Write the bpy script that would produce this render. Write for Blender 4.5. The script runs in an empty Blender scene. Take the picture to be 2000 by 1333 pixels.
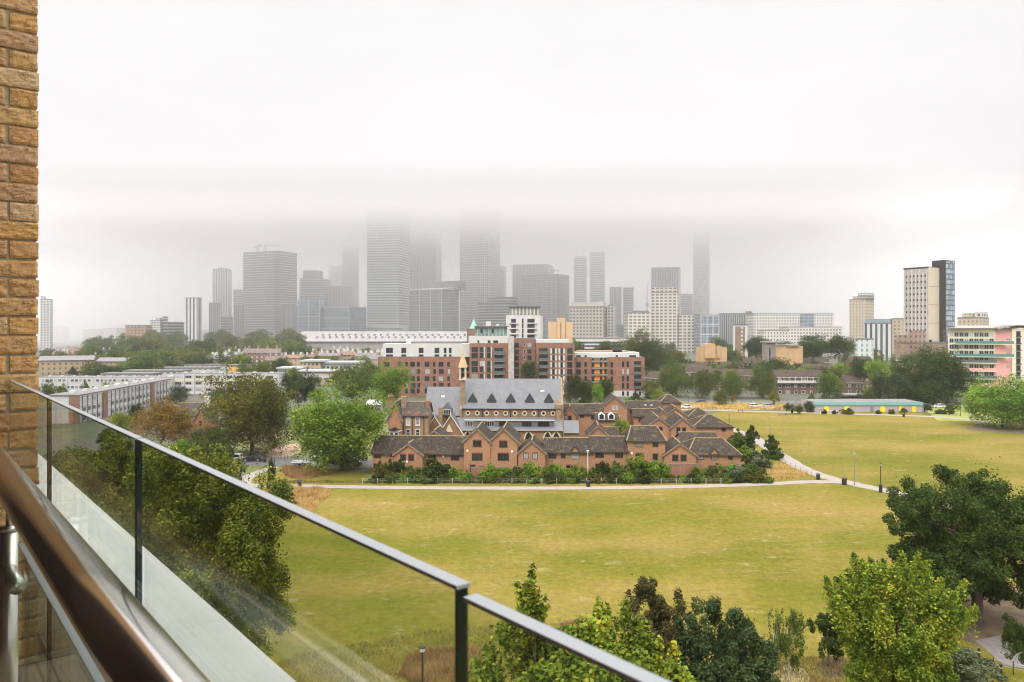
import bpy, math, random
import numpy as np
from mathutils import Vector
R = math.radians
SC = bpy.context.scene
COL = SC.collection
# ---------------------------------------------------------------- camera
H, F, CX, CY = 29.0, 1500.0, 1000.0, 643.0      # eye height; focal length and horizon in photo pixels
cam_d = bpy.data.cameras.new('camera'); cam = bpy.data.objects.new('camera', cam_d); COL.objects.link(cam)
cam.location = (0, 0, H); cam.rotation_euler = (R(90), 0, 0)
cam_d.sensor_width = 36; cam_d.lens = 27.0; cam_d.shift_y = (643 - 666.5) / 2000
cam_d.clip_start = 0.05; cam_d.clip_end = 30000
cam_d.dof.use_dof = True; cam_d.dof.focus_distance = 60; cam_d.dof.aperture_fstop = 13
SC.camera = cam
# ---------------------------------------------------------------- sky and sun: overcast
SUN_EL, SUN_AZ = 48, 200
W = bpy.data.worlds.new('World'); SC.world = W; W.use_nodes = True
nt = W.node_tree; N = nt.nodes; L = nt.links
bg = N['Background']
sky = N.new('ShaderNodeTexSky'); sky.sky_type = 'NISHITA'; sky.sun_disc = False
sky.sun_elevation = R(SUN_EL); sky.sun_rotation = R(SUN_AZ); sky.air_density = 1.0; sky.dust_density = 4
hsv = N.new('ShaderNodeHueSaturation'); hsv.inputs['Saturation'].default_value = .12
L.new(sky.outputs[0], hsv.inputs['Color'])
tc = N.new('ShaderNodeTexCoord'); sp = N.new('ShaderNodeSeparateXYZ'); L.new(tc.outputs['Generated'], sp.inputs[0])
mr = N.new('ShaderNodeMapRange'); mr.inputs[1].default_value = 0.0; mr.inputs[2].default_value = .42
mr.inputs[3].default_value = 0.80; mr.inputs[4].default_value = .815     # pale horizon, the bright part of the overcast is overhead
mr2 = N.new('ShaderNodeMapRange'); mr2.interpolation_type = 'SMOOTHSTEP'; mr2.inputs[1].default_value = .40; mr2.inputs[2].default_value = .95; mr2.inputs[3].default_value = 0; mr2.inputs[4].default_value = 3.0
ma = N.new('ShaderNodeMath'); ma.operation = 'ADD'
L.new(sp.outputs['Z'], mr.inputs[0]); L.new(sp.outputs['Z'], mr2.inputs[0]); L.new(mr.outputs[0], ma.inputs[0]); L.new(mr2.outputs[0], ma.inputs[1])
mp = N.new('ShaderNodeMapping'); mp.inputs['Scale'].default_value = (1, 1, 3.2); L.new(tc.outputs['Generated'], mp.inputs[0])
nz = N.new('ShaderNodeTexNoise'); nz.inputs['Scale'].default_value = 2.3; nz.inputs['Detail'].default_value = 5; L.new(mp.outputs[0], nz.inputs['Vector'])
m2 = N.new('ShaderNodeMapRange'); m2.inputs[1].default_value = .3; m2.inputs[2].default_value = .7
m2.inputs[3].default_value = .94; m2.inputs[4].default_value = 1.05; L.new(nz.outputs[0], m2.inputs[0])
mu = N.new('ShaderNodeMath'); mu.operation = 'MULTIPLY'; L.new(ma.outputs[0], mu.inputs[0]); L.new(m2.outputs[0], mu.inputs[1])
cb = N.new('ShaderNodeMix'); cb.data_type = 'RGBA'; cb.blend_type = 'MULTIPLY'; cb.inputs[0].default_value = 1
cb.inputs[6].default_value = (1.0, .985, .988, 1)
L.new(mu.outputs[0], cb.inputs[7])
sc_ = N.new('ShaderNodeMix'); sc_.data_type = 'RGBA'; sc_.blend_type = 'MIX'; sc_.inputs[0].default_value = 0.93
sm = N.new('ShaderNodeVectorMath'); sm.operation = 'SCALE'; sm.inputs['Scale'].default_value = 0.05
L.new(hsv.outputs[0], sm.inputs[0]); L.new(sm.outputs[0], sc_.inputs[6]); L.new(cb.outputs[2], sc_.inputs[7])
L.new(sc_.outputs[2], bg.inputs['Color']); bg.inputs['Strength'].default_value = 1.0
sd = bpy.data.lights.new('sun', 'SUN'); sd.energy = 1.5; sd.angle = R(25); sd.color = (1, .95, .87)
so = bpy.data.objects.new('sun', sd); COL.objects.link(so)
so.rotation_euler = (R(90 - SUN_EL), 0, R(180 - SUN_AZ)); so.location = (0, -20, 80)
SC.view_settings.view_transform = 'Standard'; SC.view_settings.look = 'None'
SC.view_settings.gamma = 1; SC.view_settings.exposure = 0.27
cy = SC.cycles
cy.use_denoising = True; cy.filter_width = 1.1; cy.max_bounces = 24; cy.diffuse_bounces = 3; cy.glossy_bounces = 4; cy.transmission_bounces = 8
cy.volume_bounces = 20; cy.transparent_max_bounces = 8; cy.caustics_reflective = False; cy.caustics_refractive = False

# ---------------------------------------------------------------- helpers
def px(x, D): return (x - CX) / F * D
def pz(y, D): return H - (y - CY) / F * D
def gD(y): return F * H / (y - CY)
def G(x, y): D = gD(y); return (px(x, D), D)

def tag(o, label=None, cat=None, group=None, kind=None):
    if label: o['label'] = label
    if cat: o['category'] = cat
    if group: o['group'] = group
    if kind: o['kind'] = kind
    return o
def empty(name, loc, rz=0.0, label=None, cat=None, group=None):
    o = bpy.data.objects.new(name, None); COL.objects.link(o)
    o.location = loc; o.rotation_euler = (0, 0, rz); o.empty_display_size = .5
    return tag(o, label, cat, group)
def link(name, me, parent=None, loc=None):
    o = bpy.data.objects.new(name, me); COL.objects.link(o)
    if parent: o.parent = parent
    if loc: o.location = loc
    return o
def copy_tree(o, parent=None):
    c = o.copy(); COL.objects.link(c)
    if parent: c.parent = parent
    for ch in o.children: copy_tree(ch, c)
    return c

class MB:
    """collects faces of one mesh"""
    def __init__(s): s.v = []; s.f = []; s.m = []; s.uv = []; s.mats = []
    def mi(s, mat):
        if mat not in s.mats: s.mats.append(mat)
        return s.mats.index(mat)
    def face(s, pts, mat, uv=None):
        n = len(s.v); s.v += [tuple(p) for p in pts]
        s.f.append(tuple(range(n, n + len(pts)))); s.m.append(s.mi(mat)); s.uv.append(uv)
    def box(s, x0, x1, y0, y1, z0, z1, mat):
        if x0 > x1: x0, x1 = x1, x0
        n = len(s.v)
        s.v += [(x0,y0,z0),(x1,y0,z0),(x1,y1,z0),(x0,y1,z0),(x0,y0,z1),(x1,y0,z1),(x1,y1,z1),(x0,y1,z1)]
        i = s.mi(mat)
        for f in ((0,3,2,1),(4,5,6,7),(0,1,5,4),(1,2,6,5),(2,3,7,6),(3,0,4,7)):
            s.f.append(tuple(n + k for k in f)); s.m.append(i); s.uv.append(None)
    def prism(s, poly, z0, z1, mat, top=None):
        """poly: xy points anticlockwise, extruded in z"""
        n = len(s.v); k = len(poly)
        s.v += [(x, y, z0) for x, y in poly] + [(x, y, z1) for x, y in poly]
        i = s.mi(mat)
        for j in range(k):
            s.f.append((n+j, n+(j+1) % k, n+k+(j+1) % k, n+k+j)); s.m.append(i); s.uv.append(None)
        s.f.append(tuple(n+k+j for j in range(k))); s.m.append(s.mi(top or mat)); s.uv.append(None)
        s.f.append(tuple(n+j for j in reversed(range(k)))); s.m.append(i); s.uv.append(None)
    def xprism(s, prof, y0, y1, mat):
        """prof: xz points, extruded along y"""
        n = len(s.v); k = len(prof)
        s.v += [(x, y0, z) for x, z in prof] + [(x, y1, z) for x, z in prof]
        i = s.mi(mat)
        for j in range(k):
            s.f.append((n+j, n+(j+1) % k, n+k+(j+1) % k, n+k+j)); s.m.append(i); s.uv.append(None)
        s.f.append(tuple(n+j for j in reversed(range(k)))); s.m.append(i); s.uv.append(None)
        s.f.append(tuple(n+k+j for j in range(k))); s.m.append(i); s.uv.append(None)
    def yprism(s, prof, x0, x1, mat):
        """prof: yz points, extruded along x"""
        n = len(s.v); k = len(prof)
        s.v += [(x0, y, z) for y, z in prof] + [(x1, y, z) for y, z in prof]
        i = s.mi(mat)
        for j in range(k):
            s.f.append((n+j, n+(j+1) % k, n+k+(j+1) % k, n+k+j)); s.m.append(i); s.uv.append(None)
        s.f.append(tuple(n+j for j in reversed(range(k)))); s.m.append(i); s.uv.append(None)
        s.f.append(tuple(n+k+j for j in range(k))); s.m.append(i); s.uv.append(None)
    def slab(s, a, b, c, d, t, mat, under=None, uvs=None):
        """a,b eave corners; c,d ridge corners (quad a b c d seen from outside); thickness t along its normal"""
        a, b, c, d = map(Vector, (a, b, c, d))
        nrm = (b - a).cross(d - a).normalized() * t
        e = (b - a).normalized()
        s.face((a + nrm, b + nrm, c + nrm, d + nrm), mat, uvs or [((p - a).dot(e), ((p - a) - e * (p - a).dot(e)).length) for p in (a, b, c, d)])
        u = under or mat
        s.face((a, d, c, b), u)
        P = (a, b, c, d)
        for i in range(4):
            q, r = P[i], P[(i + 1) % 4]
            if (q - r).length > .01: s.face((q, r, r + nrm, q + nrm), u)
    def tube(s, pts, rad, mat, n=8, cap=True):
        """pts: list of points; rad: number or list"""
        pts = [Vector(p) for p in pts]
        if not hasattr(rad, '__len__'): rad = [rad] * len(pts)
        base = len(s.v); i = s.mi(mat)
        for k, p in enumerate(pts):
            d = (pts[min(k + 1, len(pts) - 1)] - pts[max(k - 1, 0)]).normalized()
            up = Vector((0, 0, 1)) if abs(d.z) < .9 else Vector((1, 0, 0))
            a = d.cross(up).normalized(); b = a.cross(d).normalized()
            for j in range(n):
                t = 2 * math.pi * j / n
                s.v.append(tuple(p + (a * math.cos(t) + b * math.sin(t)) * rad[k]))
        for k in range(len(pts) - 1):
            for j in range(n):
                s.f.append((base+k*n+j, base+(k+1)*n+j, base+(k+1)*n+(j+1) % n, base+k*n+(j+1) % n)); s.m.append(i); s.uv.append(None)
        if cap:
            s.f.append(tuple(base + j for j in range(n))); s.m.append(i); s.uv.append(None)
            e = base + (len(pts) - 1) * n
            s.f.append(tuple(e + j for j in reversed(range(n)))); s.m.append(i); s.uv.append(None)
    def lathe(s, prof, mat, n=12, c=(0, 0)):
        base = len(s.v); i = s.mi(mat)
        for r, z in prof:
            for j in range(n):
                t = 2 * math.pi * j / n
                s.v.append((c[0] + r * math.cos(t), c[1] + r * math.sin(t), z))
        for k in range(len(prof) - 1):
            for j in range(n):
                s.f.append((base+k*n+j, base+k*n+(j+1) % n, base+(k+1)*n+(j+1) % n, base+(k+1)*n+j)); s.m.append(i); s.uv.append(None)
    def build(s, name, parent=None, loc=None, smooth=False):
        me = bpy.data.meshes.new(name); me.from_pydata(s.v, [], s.f)
        for m in s.mats: me.materials.append(m)
        me.polygons.foreach_set('material_index', s.m)
        if any(u for u in s.uv):
            ul = me.uv_layers.new(name='UVMap'); k = 0; dat = []
            for f, u in zip(s.f, s.uv):
                for j in range(len(f)): dat += list(u[j]) if u else [0.0, 0.0]
            ul.data.foreach_set('uv', dat)
        if smooth: me.polygons.foreach_set('use_smooth', [True] * len(s.f))
        me.update()
        return link(name, me, parent, loc)

# ---------------------------------------------------------------- materials
MATS = {}
def nodemat(name):
    m = bpy.data.materials.new(name); m.use_nodes = True
    return m, m.node_tree.nodes, m.node_tree.links, m.node_tree.nodes['Principled BSDF']
def mth(N, L, op, a, b=None, c=None):
    n = N.new('ShaderNodeMath'); n.operation = op
    for i, v in enumerate((a, b, c)):
        if v is None: continue
        if isinstance(v, (int, float)): n.inputs[i].default_value = v
        else: L.new(v, n.inputs[i])
    return n.outputs[0]
def mixc(N, L, fac, a, b, blend='MIX'):
    n = N.new('ShaderNodeMix'); n.data_type = 'RGBA'; n.blend_type = blend
    for k, v in ((0, fac), (6, a), (7, b)):
        if isinstance(v, (int, float)): n.inputs[k].default_value = v
        elif isinstance(v, tuple): n.inputs[k].default_value = (*v[:3], 1)
        else: L.new(v, n.inputs[k])
    return n.outputs[2]
def noise(N, L, scale, detail=3, vec=None, rough=.55):
    n = N.new('ShaderNodeTexNoise'); n.inputs['Scale'].default_value = scale; n.inputs['Detail'].default_value = detail
    n.inputs['Roughness'].default_value = rough
    if vec is None:
        t = N.new('ShaderNodeTexCoord'); vec = t.outputs['Object']
    L.new(vec, n.inputs['Vector']); return n.outputs[0]
def rng_(N, L, v, a, b, c=0., d=1.):
    n = N.new('ShaderNodeMapRange'); L.new(v, n.inputs[0])
    for i, x in enumerate((a, b, c, d)): n.inputs[i + 1].default_value = x
    return n.outputs[0]
def bump(N, L, P, h, strength=.5, dist=.02):
    b = N.new('ShaderNodeBump'); b.inputs['Strength'].default_value = strength; b.inputs['Distance'].default_value = dist
    L.new(h, b.inputs['Height']); L.new(b.outputs[0], P.inputs['Normal'])
def mat(name, col, rough=.7, metal=0., var=.18, vs=1.5, spec=.5):
    """plain paint or stone with weathering noise"""
    if name in MATS: return MATS[name]
    m, N, L, P = nodemat(name)
    n1 = noise(N, L, vs, 5); f = rng_(N, L, n1, .3, .7)
    c = mixc(N, L, f, tuple(x * (1 - var) for x in col), tuple(min(1, x * (1 + var)) for x in col))
    L.new(c, P.inputs['Base Color']); P.inputs['Roughness'].default_value = rough; P.inputs['Metallic'].default_value = metal
    P.inputs['Specular IOR Level'].default_value = spec
    MATS[name] = m; return m
def glassy(name, col, rough=.12):
    """window pane seen from far: dark with sky reflection"""
    if name in MATS: return MATS[name]
    m, N, L, P = nodemat(name)
    oi = N.new('ShaderNodeObjectInfo')
    c = mixc(N, L, rng_(N, L, oi.outputs['Random'], .0, 1.), tuple(x * .6 for x in col), tuple(min(1, x * 1.6) for x in col))
    L.new(c, P.inputs['Base Color']); P.inputs['Roughness'].default_value = rough
    MATS[name] = m; return m
def brickmat(name, c1, c2, mortar, bw=.225, bh=.075, var=.35):
    if name in MATS: return MATS[name]
    m, N, L, P = nodemat(name)
    t = N.new('ShaderNodeTexCoord'); s = N.new('ShaderNodeSeparateXYZ'); L.new(t.outputs['Object'], s.inputs[0])
    u = mth(N, L, 'ADD', s.outputs[0], s.outputs[1]); cmb = N.new('ShaderNodeCombineXYZ'); L.new(u, cmb.inputs[0]); L.new(s.outputs[2], cmb.inputs[1])
    b = N.new('ShaderNodeTexBrick'); L.new(cmb.outputs[0], b.inputs['Vector'])
    b.inputs['Scale'].default_value = 1; b.inputs['Brick Width'].default_value = bw; b.inputs['Row Height'].default_value = bh
    b.inputs['Mortar Size'].default_value = .006; b.inputs['Color1'].default_value = (*c1, 1); b.inputs['Color2'].default_value = (*c2, 1)
    b.inputs['Mortar'].default_value = (*mortar, 1)
    n1 = rng_(N, L, noise(N, L, .45, 6, rough=.65), .32, .68, 1 - var, 1 + var * .6)
    n2 = rng_(N, L, noise(N, L, 3.5, 4), .3, .7, .85, 1.12)
    k = mth(N, L, 'MULTIPLY', n1, n2)
    kc = N.new('ShaderNodeCombineColor'); [L.new(k, kc.inputs[i]) for i in range(3)]
    L.new(mixc(N, L, 1., b.outputs[0], kc.outputs[0], 'MULTIPLY'), P.inputs['Base Color'])
    P.inputs['Roughness'].default_value = .85
    MATS[name] = m; return m
def tilemat(name, base, light, row=.32, colw=.42, lich=(.30, .27, .12), lichen=.35):
    """roof tiles on UV in metres: u along the eave, v up the slope"""
    if name in MATS: return MATS[name]
    m, N, L, P = nodemat(name)
    uvn = N.new('ShaderNodeUVMap'); s = N.new('ShaderNodeSeparateXYZ'); L.new(uvn.outputs[0], s.inputs[0])
    fu = mth(N, L, 'FRACT', mth(N, L, 'DIVIDE', s.outputs[0], colw)); fv = mth(N, L, 'FRACT', mth(N, L, 'DIVIDE', s.outputs[1], row))
    wave = mth(N, L, 'ABSOLUTE', mth(N, L, 'SUBTRACT', fu, .5))
    cu = mth(N, L, 'FLOOR', mth(N, L, 'DIVIDE', s.outputs[0], colw)); cv = mth(N, L, 'FLOOR', mth(N, L, 'DIVIDE', s.outputs[1], row))
    cmb = N.new('ShaderNodeCombineXYZ'); L.new(cu, cmb.inputs[0]); L.new(cv, cmb.inputs[1])
    wn = N.new('ShaderNodeTexWhiteNoise'); wn.noise_dimensions = '3D'
    oi = N.new('ShaderNodeObjectInfo'); L.new(oi.outputs['Random'], cmb.inputs[2]); L.new(cmb.outputs[0], wn.inputs[0])
    c = mixc(N, L, mth(N, L, 'MULTIPLY', wn.outputs[0], .5), base, light)
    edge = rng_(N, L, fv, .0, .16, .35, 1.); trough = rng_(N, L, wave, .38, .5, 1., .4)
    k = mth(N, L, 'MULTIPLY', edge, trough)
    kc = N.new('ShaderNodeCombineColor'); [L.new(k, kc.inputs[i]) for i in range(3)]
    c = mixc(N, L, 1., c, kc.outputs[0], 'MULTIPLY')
    ln = mth(N, L, 'MULTIPLY', rng_(N, L, noise(N, L, .9, 6, rough=.7), .52, .72), lichen)
    c = mixc(N, L, ln, c, lich)
    L.new(c, P.inputs['Base Color']); P.inputs['Roughness'].default_value = .9; P.inputs['Specular IOR Level'].default_value = .15
    bump(N, L, P, mth(N, L, 'ADD', wave, mth(N, L, 'MULTIPLY', fv, .7)), .9, .05)
    MATS[name] = m; return m
def facade(name, wall, glass, bx=3., bz=3.6, wx=.6, wz=.5, rough=.5, jit=.5, band=None, light=.0):
    """repeated bays and storeys for the far blocks, in metres on object coordinates"""
    if name in MATS: return MATS[name]
    m, N, L, P = nodemat(name)
    t = N.new('ShaderNodeTexCoord'); s = N.new('ShaderNodeSeparateXYZ'); L.new(t.outputs['Object'], s.inputs[0])
    u = mth(N, L, 'DIVIDE', mth(N, L, 'ADD', s.outputs[0], s.outputs[1]), bx); v = mth(N, L, 'DIVIDE', s.outputs[2], bz)
    fu = mth(N, L, 'FRACT', u); fv = mth(N, L, 'FRACT', v)
    mu_ = mth(N, L, 'LESS_THAN', fu, wx); mv = mth(N, L, 'LESS_THAN', fv, wz)
    w = mth(N, L, 'MULTIPLY', mu_, mv)
    cmb = N.new('ShaderNodeCombineXYZ'); L.new(mth(N, L, 'FLOOR', u), cmb.inputs[0]); L.new(mth(N, L, 'FLOOR', v), cmb.inputs[1])
    wn = N.new('ShaderNodeTexWhiteNoise'); L.new(cmb.outputs[0], wn.inputs[0])
    g = mixc(N, L, mth(N, L, 'MULTIPLY', wn.outputs[0], jit), glass, tuple(min(1, x * 2.6 + light) for x in glass))
    geo = N.new('ShaderNodeNewGeometry'); s2 = N.new('ShaderNodeSeparateXYZ'); L.new(geo.outputs['True Normal'], s2.inputs[0])
    side = mth(N, L, 'LESS_THAN', mth(N, L, 'ABSOLUTE', s2.outputs[2]), .5)
    w = mth(N, L, 'MULTIPLY', w, side)
    ws = mixc(N, L, rng_(N, L, noise(N, L, .05, 4), .35, .65), tuple(x * .88 for x in wall), wall)
    L.new(mixc(N, L, w, ws, g), P.inputs['Base Color'])
    L.new(rng_(N, L, w, 0, 1, rough + .3, .15), P.inputs['Roughness'])
    MATS[name] = m; return m
def leafmat(name, dark, mid, light, accent=None, acc=.0, trans=.2, ns=.5):
    if name in MATS: return MATS[name]
    m, N, L, P = nodemat(name)
    geo = N.new('ShaderNodeNewGeometry')
    r = N.new('ShaderNodeValToRGB'); e = r.color_ramp.elements
    e[0].position = 0; e[0].color = (*dark, 1); e[1].position = 1; e[1].color = (*light, 1)
    k = e.new(.5); k.color = (*mid, 1)
    n1 = rng_(N, L, noise(N, L, ns, 3), .35, .65)
    f = mth(N, L, 'ADD', mth(N, L, 'MULTIPLY', geo.outputs['Random Per Island'], .5), mth(N, L, 'MULTIPLY', n1, .5))
    L.new(f, r.inputs[0]); c = r.outputs[0]
    if accent:
        wn = N.new('ShaderNodeTexWhiteNoise'); wn.noise_dimensions = '1D'; L.new(geo.outputs['Random Per Island'], wn.inputs['W'])
        n2 = rng_(N, L, noise(N, L, ns * .7 + .13, 2), .4, .62, 0, 1)
        c = mixc(N, L, mth(N, L, 'MULTIPLY', mth(N, L, 'LESS_THAN', wn.outputs[0], acc), n2), c, accent)
    oi = N.new('ShaderNodeObjectInfo')
    h = N.new('ShaderNodeHueSaturation'); L.new(c, h.inputs['Color'])
    L.new(rng_(N, L, oi.outputs['Random'], 0, 1, .485, .515), h.inputs['Hue']); L.new(rng_(N, L, oi.outputs['Random'], 0, 1, .82, 1.18), h.inputs['Value'])
    L.new(h.outputs[0], P.inputs['Base Color']); P.inputs['Roughness'].default_value = .7; P.inputs['Specular IOR Level'].default_value = .12
    tr = N.new('ShaderNodeBsdfTranslucent'); L.new(h.outputs[0], tr.inputs[0])
    ms = N.new('ShaderNodeMixShader'); ms.inputs[0].default_value = trans
    L.new(P.outputs[0], ms.inputs[1]); L.new(tr.outputs[0], ms.inputs[2]); L.new(ms.outputs[0], N['Material Output'].inputs[0])
    MATS[name] = m; return m
def volmat(name, dens, col=(1, 1, 1), aniso=.5):
    m = bpy.data.materials.new(name); m.use_nodes = True; N = m.node_tree.nodes
    N.remove(N['Principled BSDF']); v = N.new('ShaderNodeVolumePrincipled')
    v.inputs['Density'].default_value = dens; v.inputs['Color'].default_value = (*col, 1); v.inputs['Anisotropy'].default_value = aniso
    m.node_tree.links.new(v.outputs[0], N['Material Output'].inputs['Volume']); return m

# ---------------------------------------------------------------- ground
def grassmat():
    m, N, L, P = nodemat('lawn_grass')
    t = N.new('ShaderNodeTexCoord'); mp = N.new('ShaderNodeMapping'); mp.inputs['Scale'].default_value = (.6, 1, 1); mp.inputs['Rotation'].default_value = (0, 0, .1)
    L.new(t.outputs['Object'], mp.inputs[0]); v = mp.outputs[0]
    big = rng_(N, L, noise(N, L, .022, 5, v, .6), .40, .60); med = rng_(N, L, noise(N, L, .16, 6, v, .7), .38, .62)
    fine = rng_(N, L, noise(N, L, 1.1, 6, t.outputs['Object'], .75), .3, .7); vf = rng_(N, L, noise(N, L, 6., 3, t.outputs['Object'], .8), .3, .7)
    green, yel, tan = (.118, .122, .012), (.202, .166, .022), (.250, .182, .052)
    c = mixc(N, L, mth(N, L, 'ADD', mth(N, L, 'MULTIPLY', big, .65), mth(N, L, 'MULTIPLY', med, .35)), green, yel)
    tm = mth(N, L, 'MULTIPLY', rng_(N, L, noise(N, L, .045, 5, v, .65), .44, .62), .8)
    c = mixc(N, L, tm, c, tan)
    sand = rng_(N, L, noise(N, L, .33, 5, v, .75), .59, .66)
    c = mixc(N, L, mth(N, L, 'MULTIPLY', sand, .28), c, (.46, .37, .24))
    k = mth(N, L, 'MULTIPLY', rng_(N, L, fine, 0, 1, .66, 1.22), rng_(N, L, vf, 0, 1, .66, 1.26))
    kc = N.new('ShaderNodeCombineColor'); [L.new(k, kc.inputs[i]) for i in range(3)]
    L.new(mixc(N, L, 1., c, kc.outputs[0], 'MULTIPLY'), P.inputs['Base Color'])
    P.inputs['Roughness'].default_value = .95; P.inputs['Specular IOR Level'].default_value = .1
    bump(N, L, P, vf, .5, .1)
    return m
def groundmat():
    m, N, L, P = nodemat('town_ground')
    a = rng_(N, L, noise(N, L, .03, 5), .42, .58); b = rng_(N, L, noise(N, L, .25, 5), .35, .65)
    c = mixc(N, L, a, (.07, .068, .055), (.045, .065, .02)); c = mixc(N, L, mth(N, L, 'MULTIPLY', b, .35), c, (.14, .12, .09))
    L.new(c, P.inputs['Base Color']); P.inputs['Roughness'].default_value = .95; return m
def sheet(name, pts, z, m, kind='structure', label=None):
    b = MB(); b.face([(x, y, z) for x, y in pts], m); o = b.build(name); tag(o, label, None, None, kind); return o
def ring(pts, smooth=3):
    """closed polygon rounded by Chaikin cutting"""
    for _ in range(smooth):
        q = []
        for i in range(len(pts)):
            a, b = pts[i], pts[(i + 1) % len(pts)]
            q += [(a[0]*.75+b[0]*.25, a[1]*.75+b[1]*.25), (a[0]*.25+b[0]*.75, a[1]*.25+b[1]*.75)]
        pts = q
    return pts
def strip(name, line, width, z, m, kind='structure', edge=None):
    """a path of given width along a smoothed line of ground points"""
    pts = [Vector((x, y)) for x, y in line]
    for _ in range(3):
        q = [pts[0]]
        for a, b in zip(pts, pts[1:]): q += [a * .75 + b * .25, a * .25 + b * .75]
        q.append(pts[-1]); pts = q
    b = MB(); prev = None
    for i, p in enumerate(pts):
        d = (pts[min(i + 1, len(pts) - 1)] - pts[max(i - 1, 0)]).normalized(); n = Vector((-d.y, d.x))
        w = width * (.5 + .03 * math.sin(i * 1.7))
        cur = (p + n * w, p - n * w)
        if prev: b.face([(prev[0].x, prev[0].y, z), (prev[1].x, prev[1].y, z), (cur[1].x, cur[1].y, z), (cur[0].x, cur[0].y, z)], m)
        prev = cur
    o = b.build(name); tag(o, None, None, None, kind); return o
GR = 9000
sheet('ground', [(-GR, -300), (GR, -300), (GR, GR), (-GR, GR)], -.02, groundmat())
M_lawn = grassmat()
sheet('lawn', [(-150, -20), (190, -20), (190, 152), (-150, 152)], .0, M_lawn)
sheet('far_lawn', ring([G(1330, 935), G(1345, 803), G(1600, 803), G(1900, 808), (235, 255), (250, 150), G(1500, 935)], 1), .004, M_lawn)
sheet('estate_lawn', [(-60, 146), (42, 146), (48, 300), (-20, 300), (-90, 175)], .002, mat('estate_ground', (.105, .115, .028), .95, var=.45, vs=.3))
sheet('lawn', ring([G(470, 945), G(545, 918), G(700, 918), G(740, 946)], 1), .016, M_lawn)
M_path = mat('path_gravel', (.265, .23, .205), .9, var=.12, vs=.8)
M_asph = mat('asphalt', (.105, .10, .10), .85, var=.2, vs=.5)
M_soil = mat('bare_soil', (.11, .072, .04), .95, var=.4, vs=.7)
M_dry = mat('dry_ground', (.30, .24, .10), .95, var=.3, vs=.5)
Pp = [G(x, y) for x, y in ((430, 946), (480, 948), (700, 952), (900, 954), (1150, 954), (1350, 951), (1500, 946), (1600, 940), (1680, 945))]
strip('path', Pp, 2.7, .028, M_path)
strip('path', [G(x, y) for x, y in ((1420, 835), (1478, 857), (1500, 875), (1530, 893), (1570, 918), (1630, 938), (1720, 957), (1800, 973), (1900, 998), (2050, 1040))], 3.4, .032, M_path)
strip('path', [G(x, y) for x, y in ((1200, 800), (1330, 800), (1420, 803), (1550, 806), (1700, 810), (1850, 815), (1930, 824), (2040, 842))], 3.6, .024, M_path)
strip('path', [G(x, y) for x, y in ((475, 948), (478, 935), (500, 925), (535, 912))], 2.6, .024, M_path)
strip('road', [G(x, y) for x, y in ((250, 902), (420, 902), (560, 900), (640, 904), (800, 910))], 10.5, .020, M_asph)
strip('road', [G(x, y) for x, y in ((395, 908), (430, 920), (450, 935))], 7.0, .022, M_asph)
sheet('path', ring([G(500, 893), G(560, 868), G(590, 866), G(585, 893)], 2), .025, mat('red_path', (.36, .24, .17), .9, var=.2))
sheet('soil', ring([G(1840, 1190), (48, 84), (62, 88), (70, 72), (52, 66), G(1860, 1260)], 3), .012, M_soil)
sheet('path', [G(1905, 1252), G(1960, 1240), G(2080, 1262), G(2080, 1320), G(1960, 1300)], .018, mat('grey_path', (.17, .15, .14), .9, var=.2))
sheet('soil', ring([G(1870, 838), G(1930, 828), G(2060, 830), G(2060, 850), G(1940, 846)], 3), .034, M_soil)
sheet('soil', ring([G(1590, 1290), G(1645, 1282), G(1670, 1310), G(1610, 1333)], 3), .012, M_soil)
sheet('soil', ring([G(1490, 1333), G(1540, 1290), G(1590, 1320), G(1560, 1370)], 3), .010, M_dry)
sheet('verge', ring([G(1330, 800), G(1345, 787), G(1540, 789), G(1550, 802)], 2), .006, M_dry)
sheet('verge', [G(1830, 822), G(1800, 793), G(2100, 793), G(2100, 826)], .006, mat('verge_green', (.20, .22, .05), .95, var=.3, vs=.3))
strip('road', [G(x, y) for x, y in ((1100, 789), (1300, 787), (1500, 785), (1800, 789), (2050, 789))], 9, .010, M_asph)
# ---------------------------------------------------------------- far towers
def fit(x0, x1, D, dep, xs=None):
    """front edge from photo column x0 to x1 at distance D, right side wall ending at column xs; gives root x, rotation, front length"""
    XR = px(x1, D); th = 0.0; k0 = (x0 - CX) / F
    if xs is not None:
        best = 9
        for i in range(-60, 61):
            t = i / 60 * 1.2; k = (XR + dep * math.sin(t)) / (D + dep * math.cos(t)); e = abs(k - (xs - CX) / F)
            if e < best - 1e-9 and abs(t) < 1.2: best, th = e, t
    Lf = (XR - k0 * D) / (math.cos(th) + k0 * math.sin(th))
    return XR, th, Lf
def block(name, label, x0, x1, yt, D, dep, m, xs=None, cat='tower', base=0.0, group=None, plinth=None, roof=None):
    XR, th, Lf = fit(x0, x1, D, dep, xs)
    r = empty(name, (XR, D, base), -th, label, cat, group)
    h = pz(yt, D) - base; b = MB(); b.box(-Lf, 0, 0, dep, 0, h, m); b.build('wall', r)
    rm = roof or M_roofgrey
    b = MB(); b.box(-Lf - .15, .15, -.15, dep + .15, h + .02, h + .9, rm); b.build('parapet', r)
    r['_w'] = Lf; r['_h'] = h; r['_d'] = dep; r['_D'] = D; r['_x1'] = x1
    return r
def add(r, part, fx0, fx1, yt, m, fy0=.15, fy1=.85, z0=None, parent=None):
    """box part on a block: fractions of its front, up to photo row yt"""
    w, h, d, D = r['_w'], r['_h'], r['_d'], r['_D']
    b = MB(); zt = pz(yt, D) - r.location.z
    b.box(-w * (1 - fx0), -w * (1 - fx1), d * fy0, d * fy1, (h + .9) if z0 is None else z0, zt, m)
    return b.build(part, parent or r)
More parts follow.
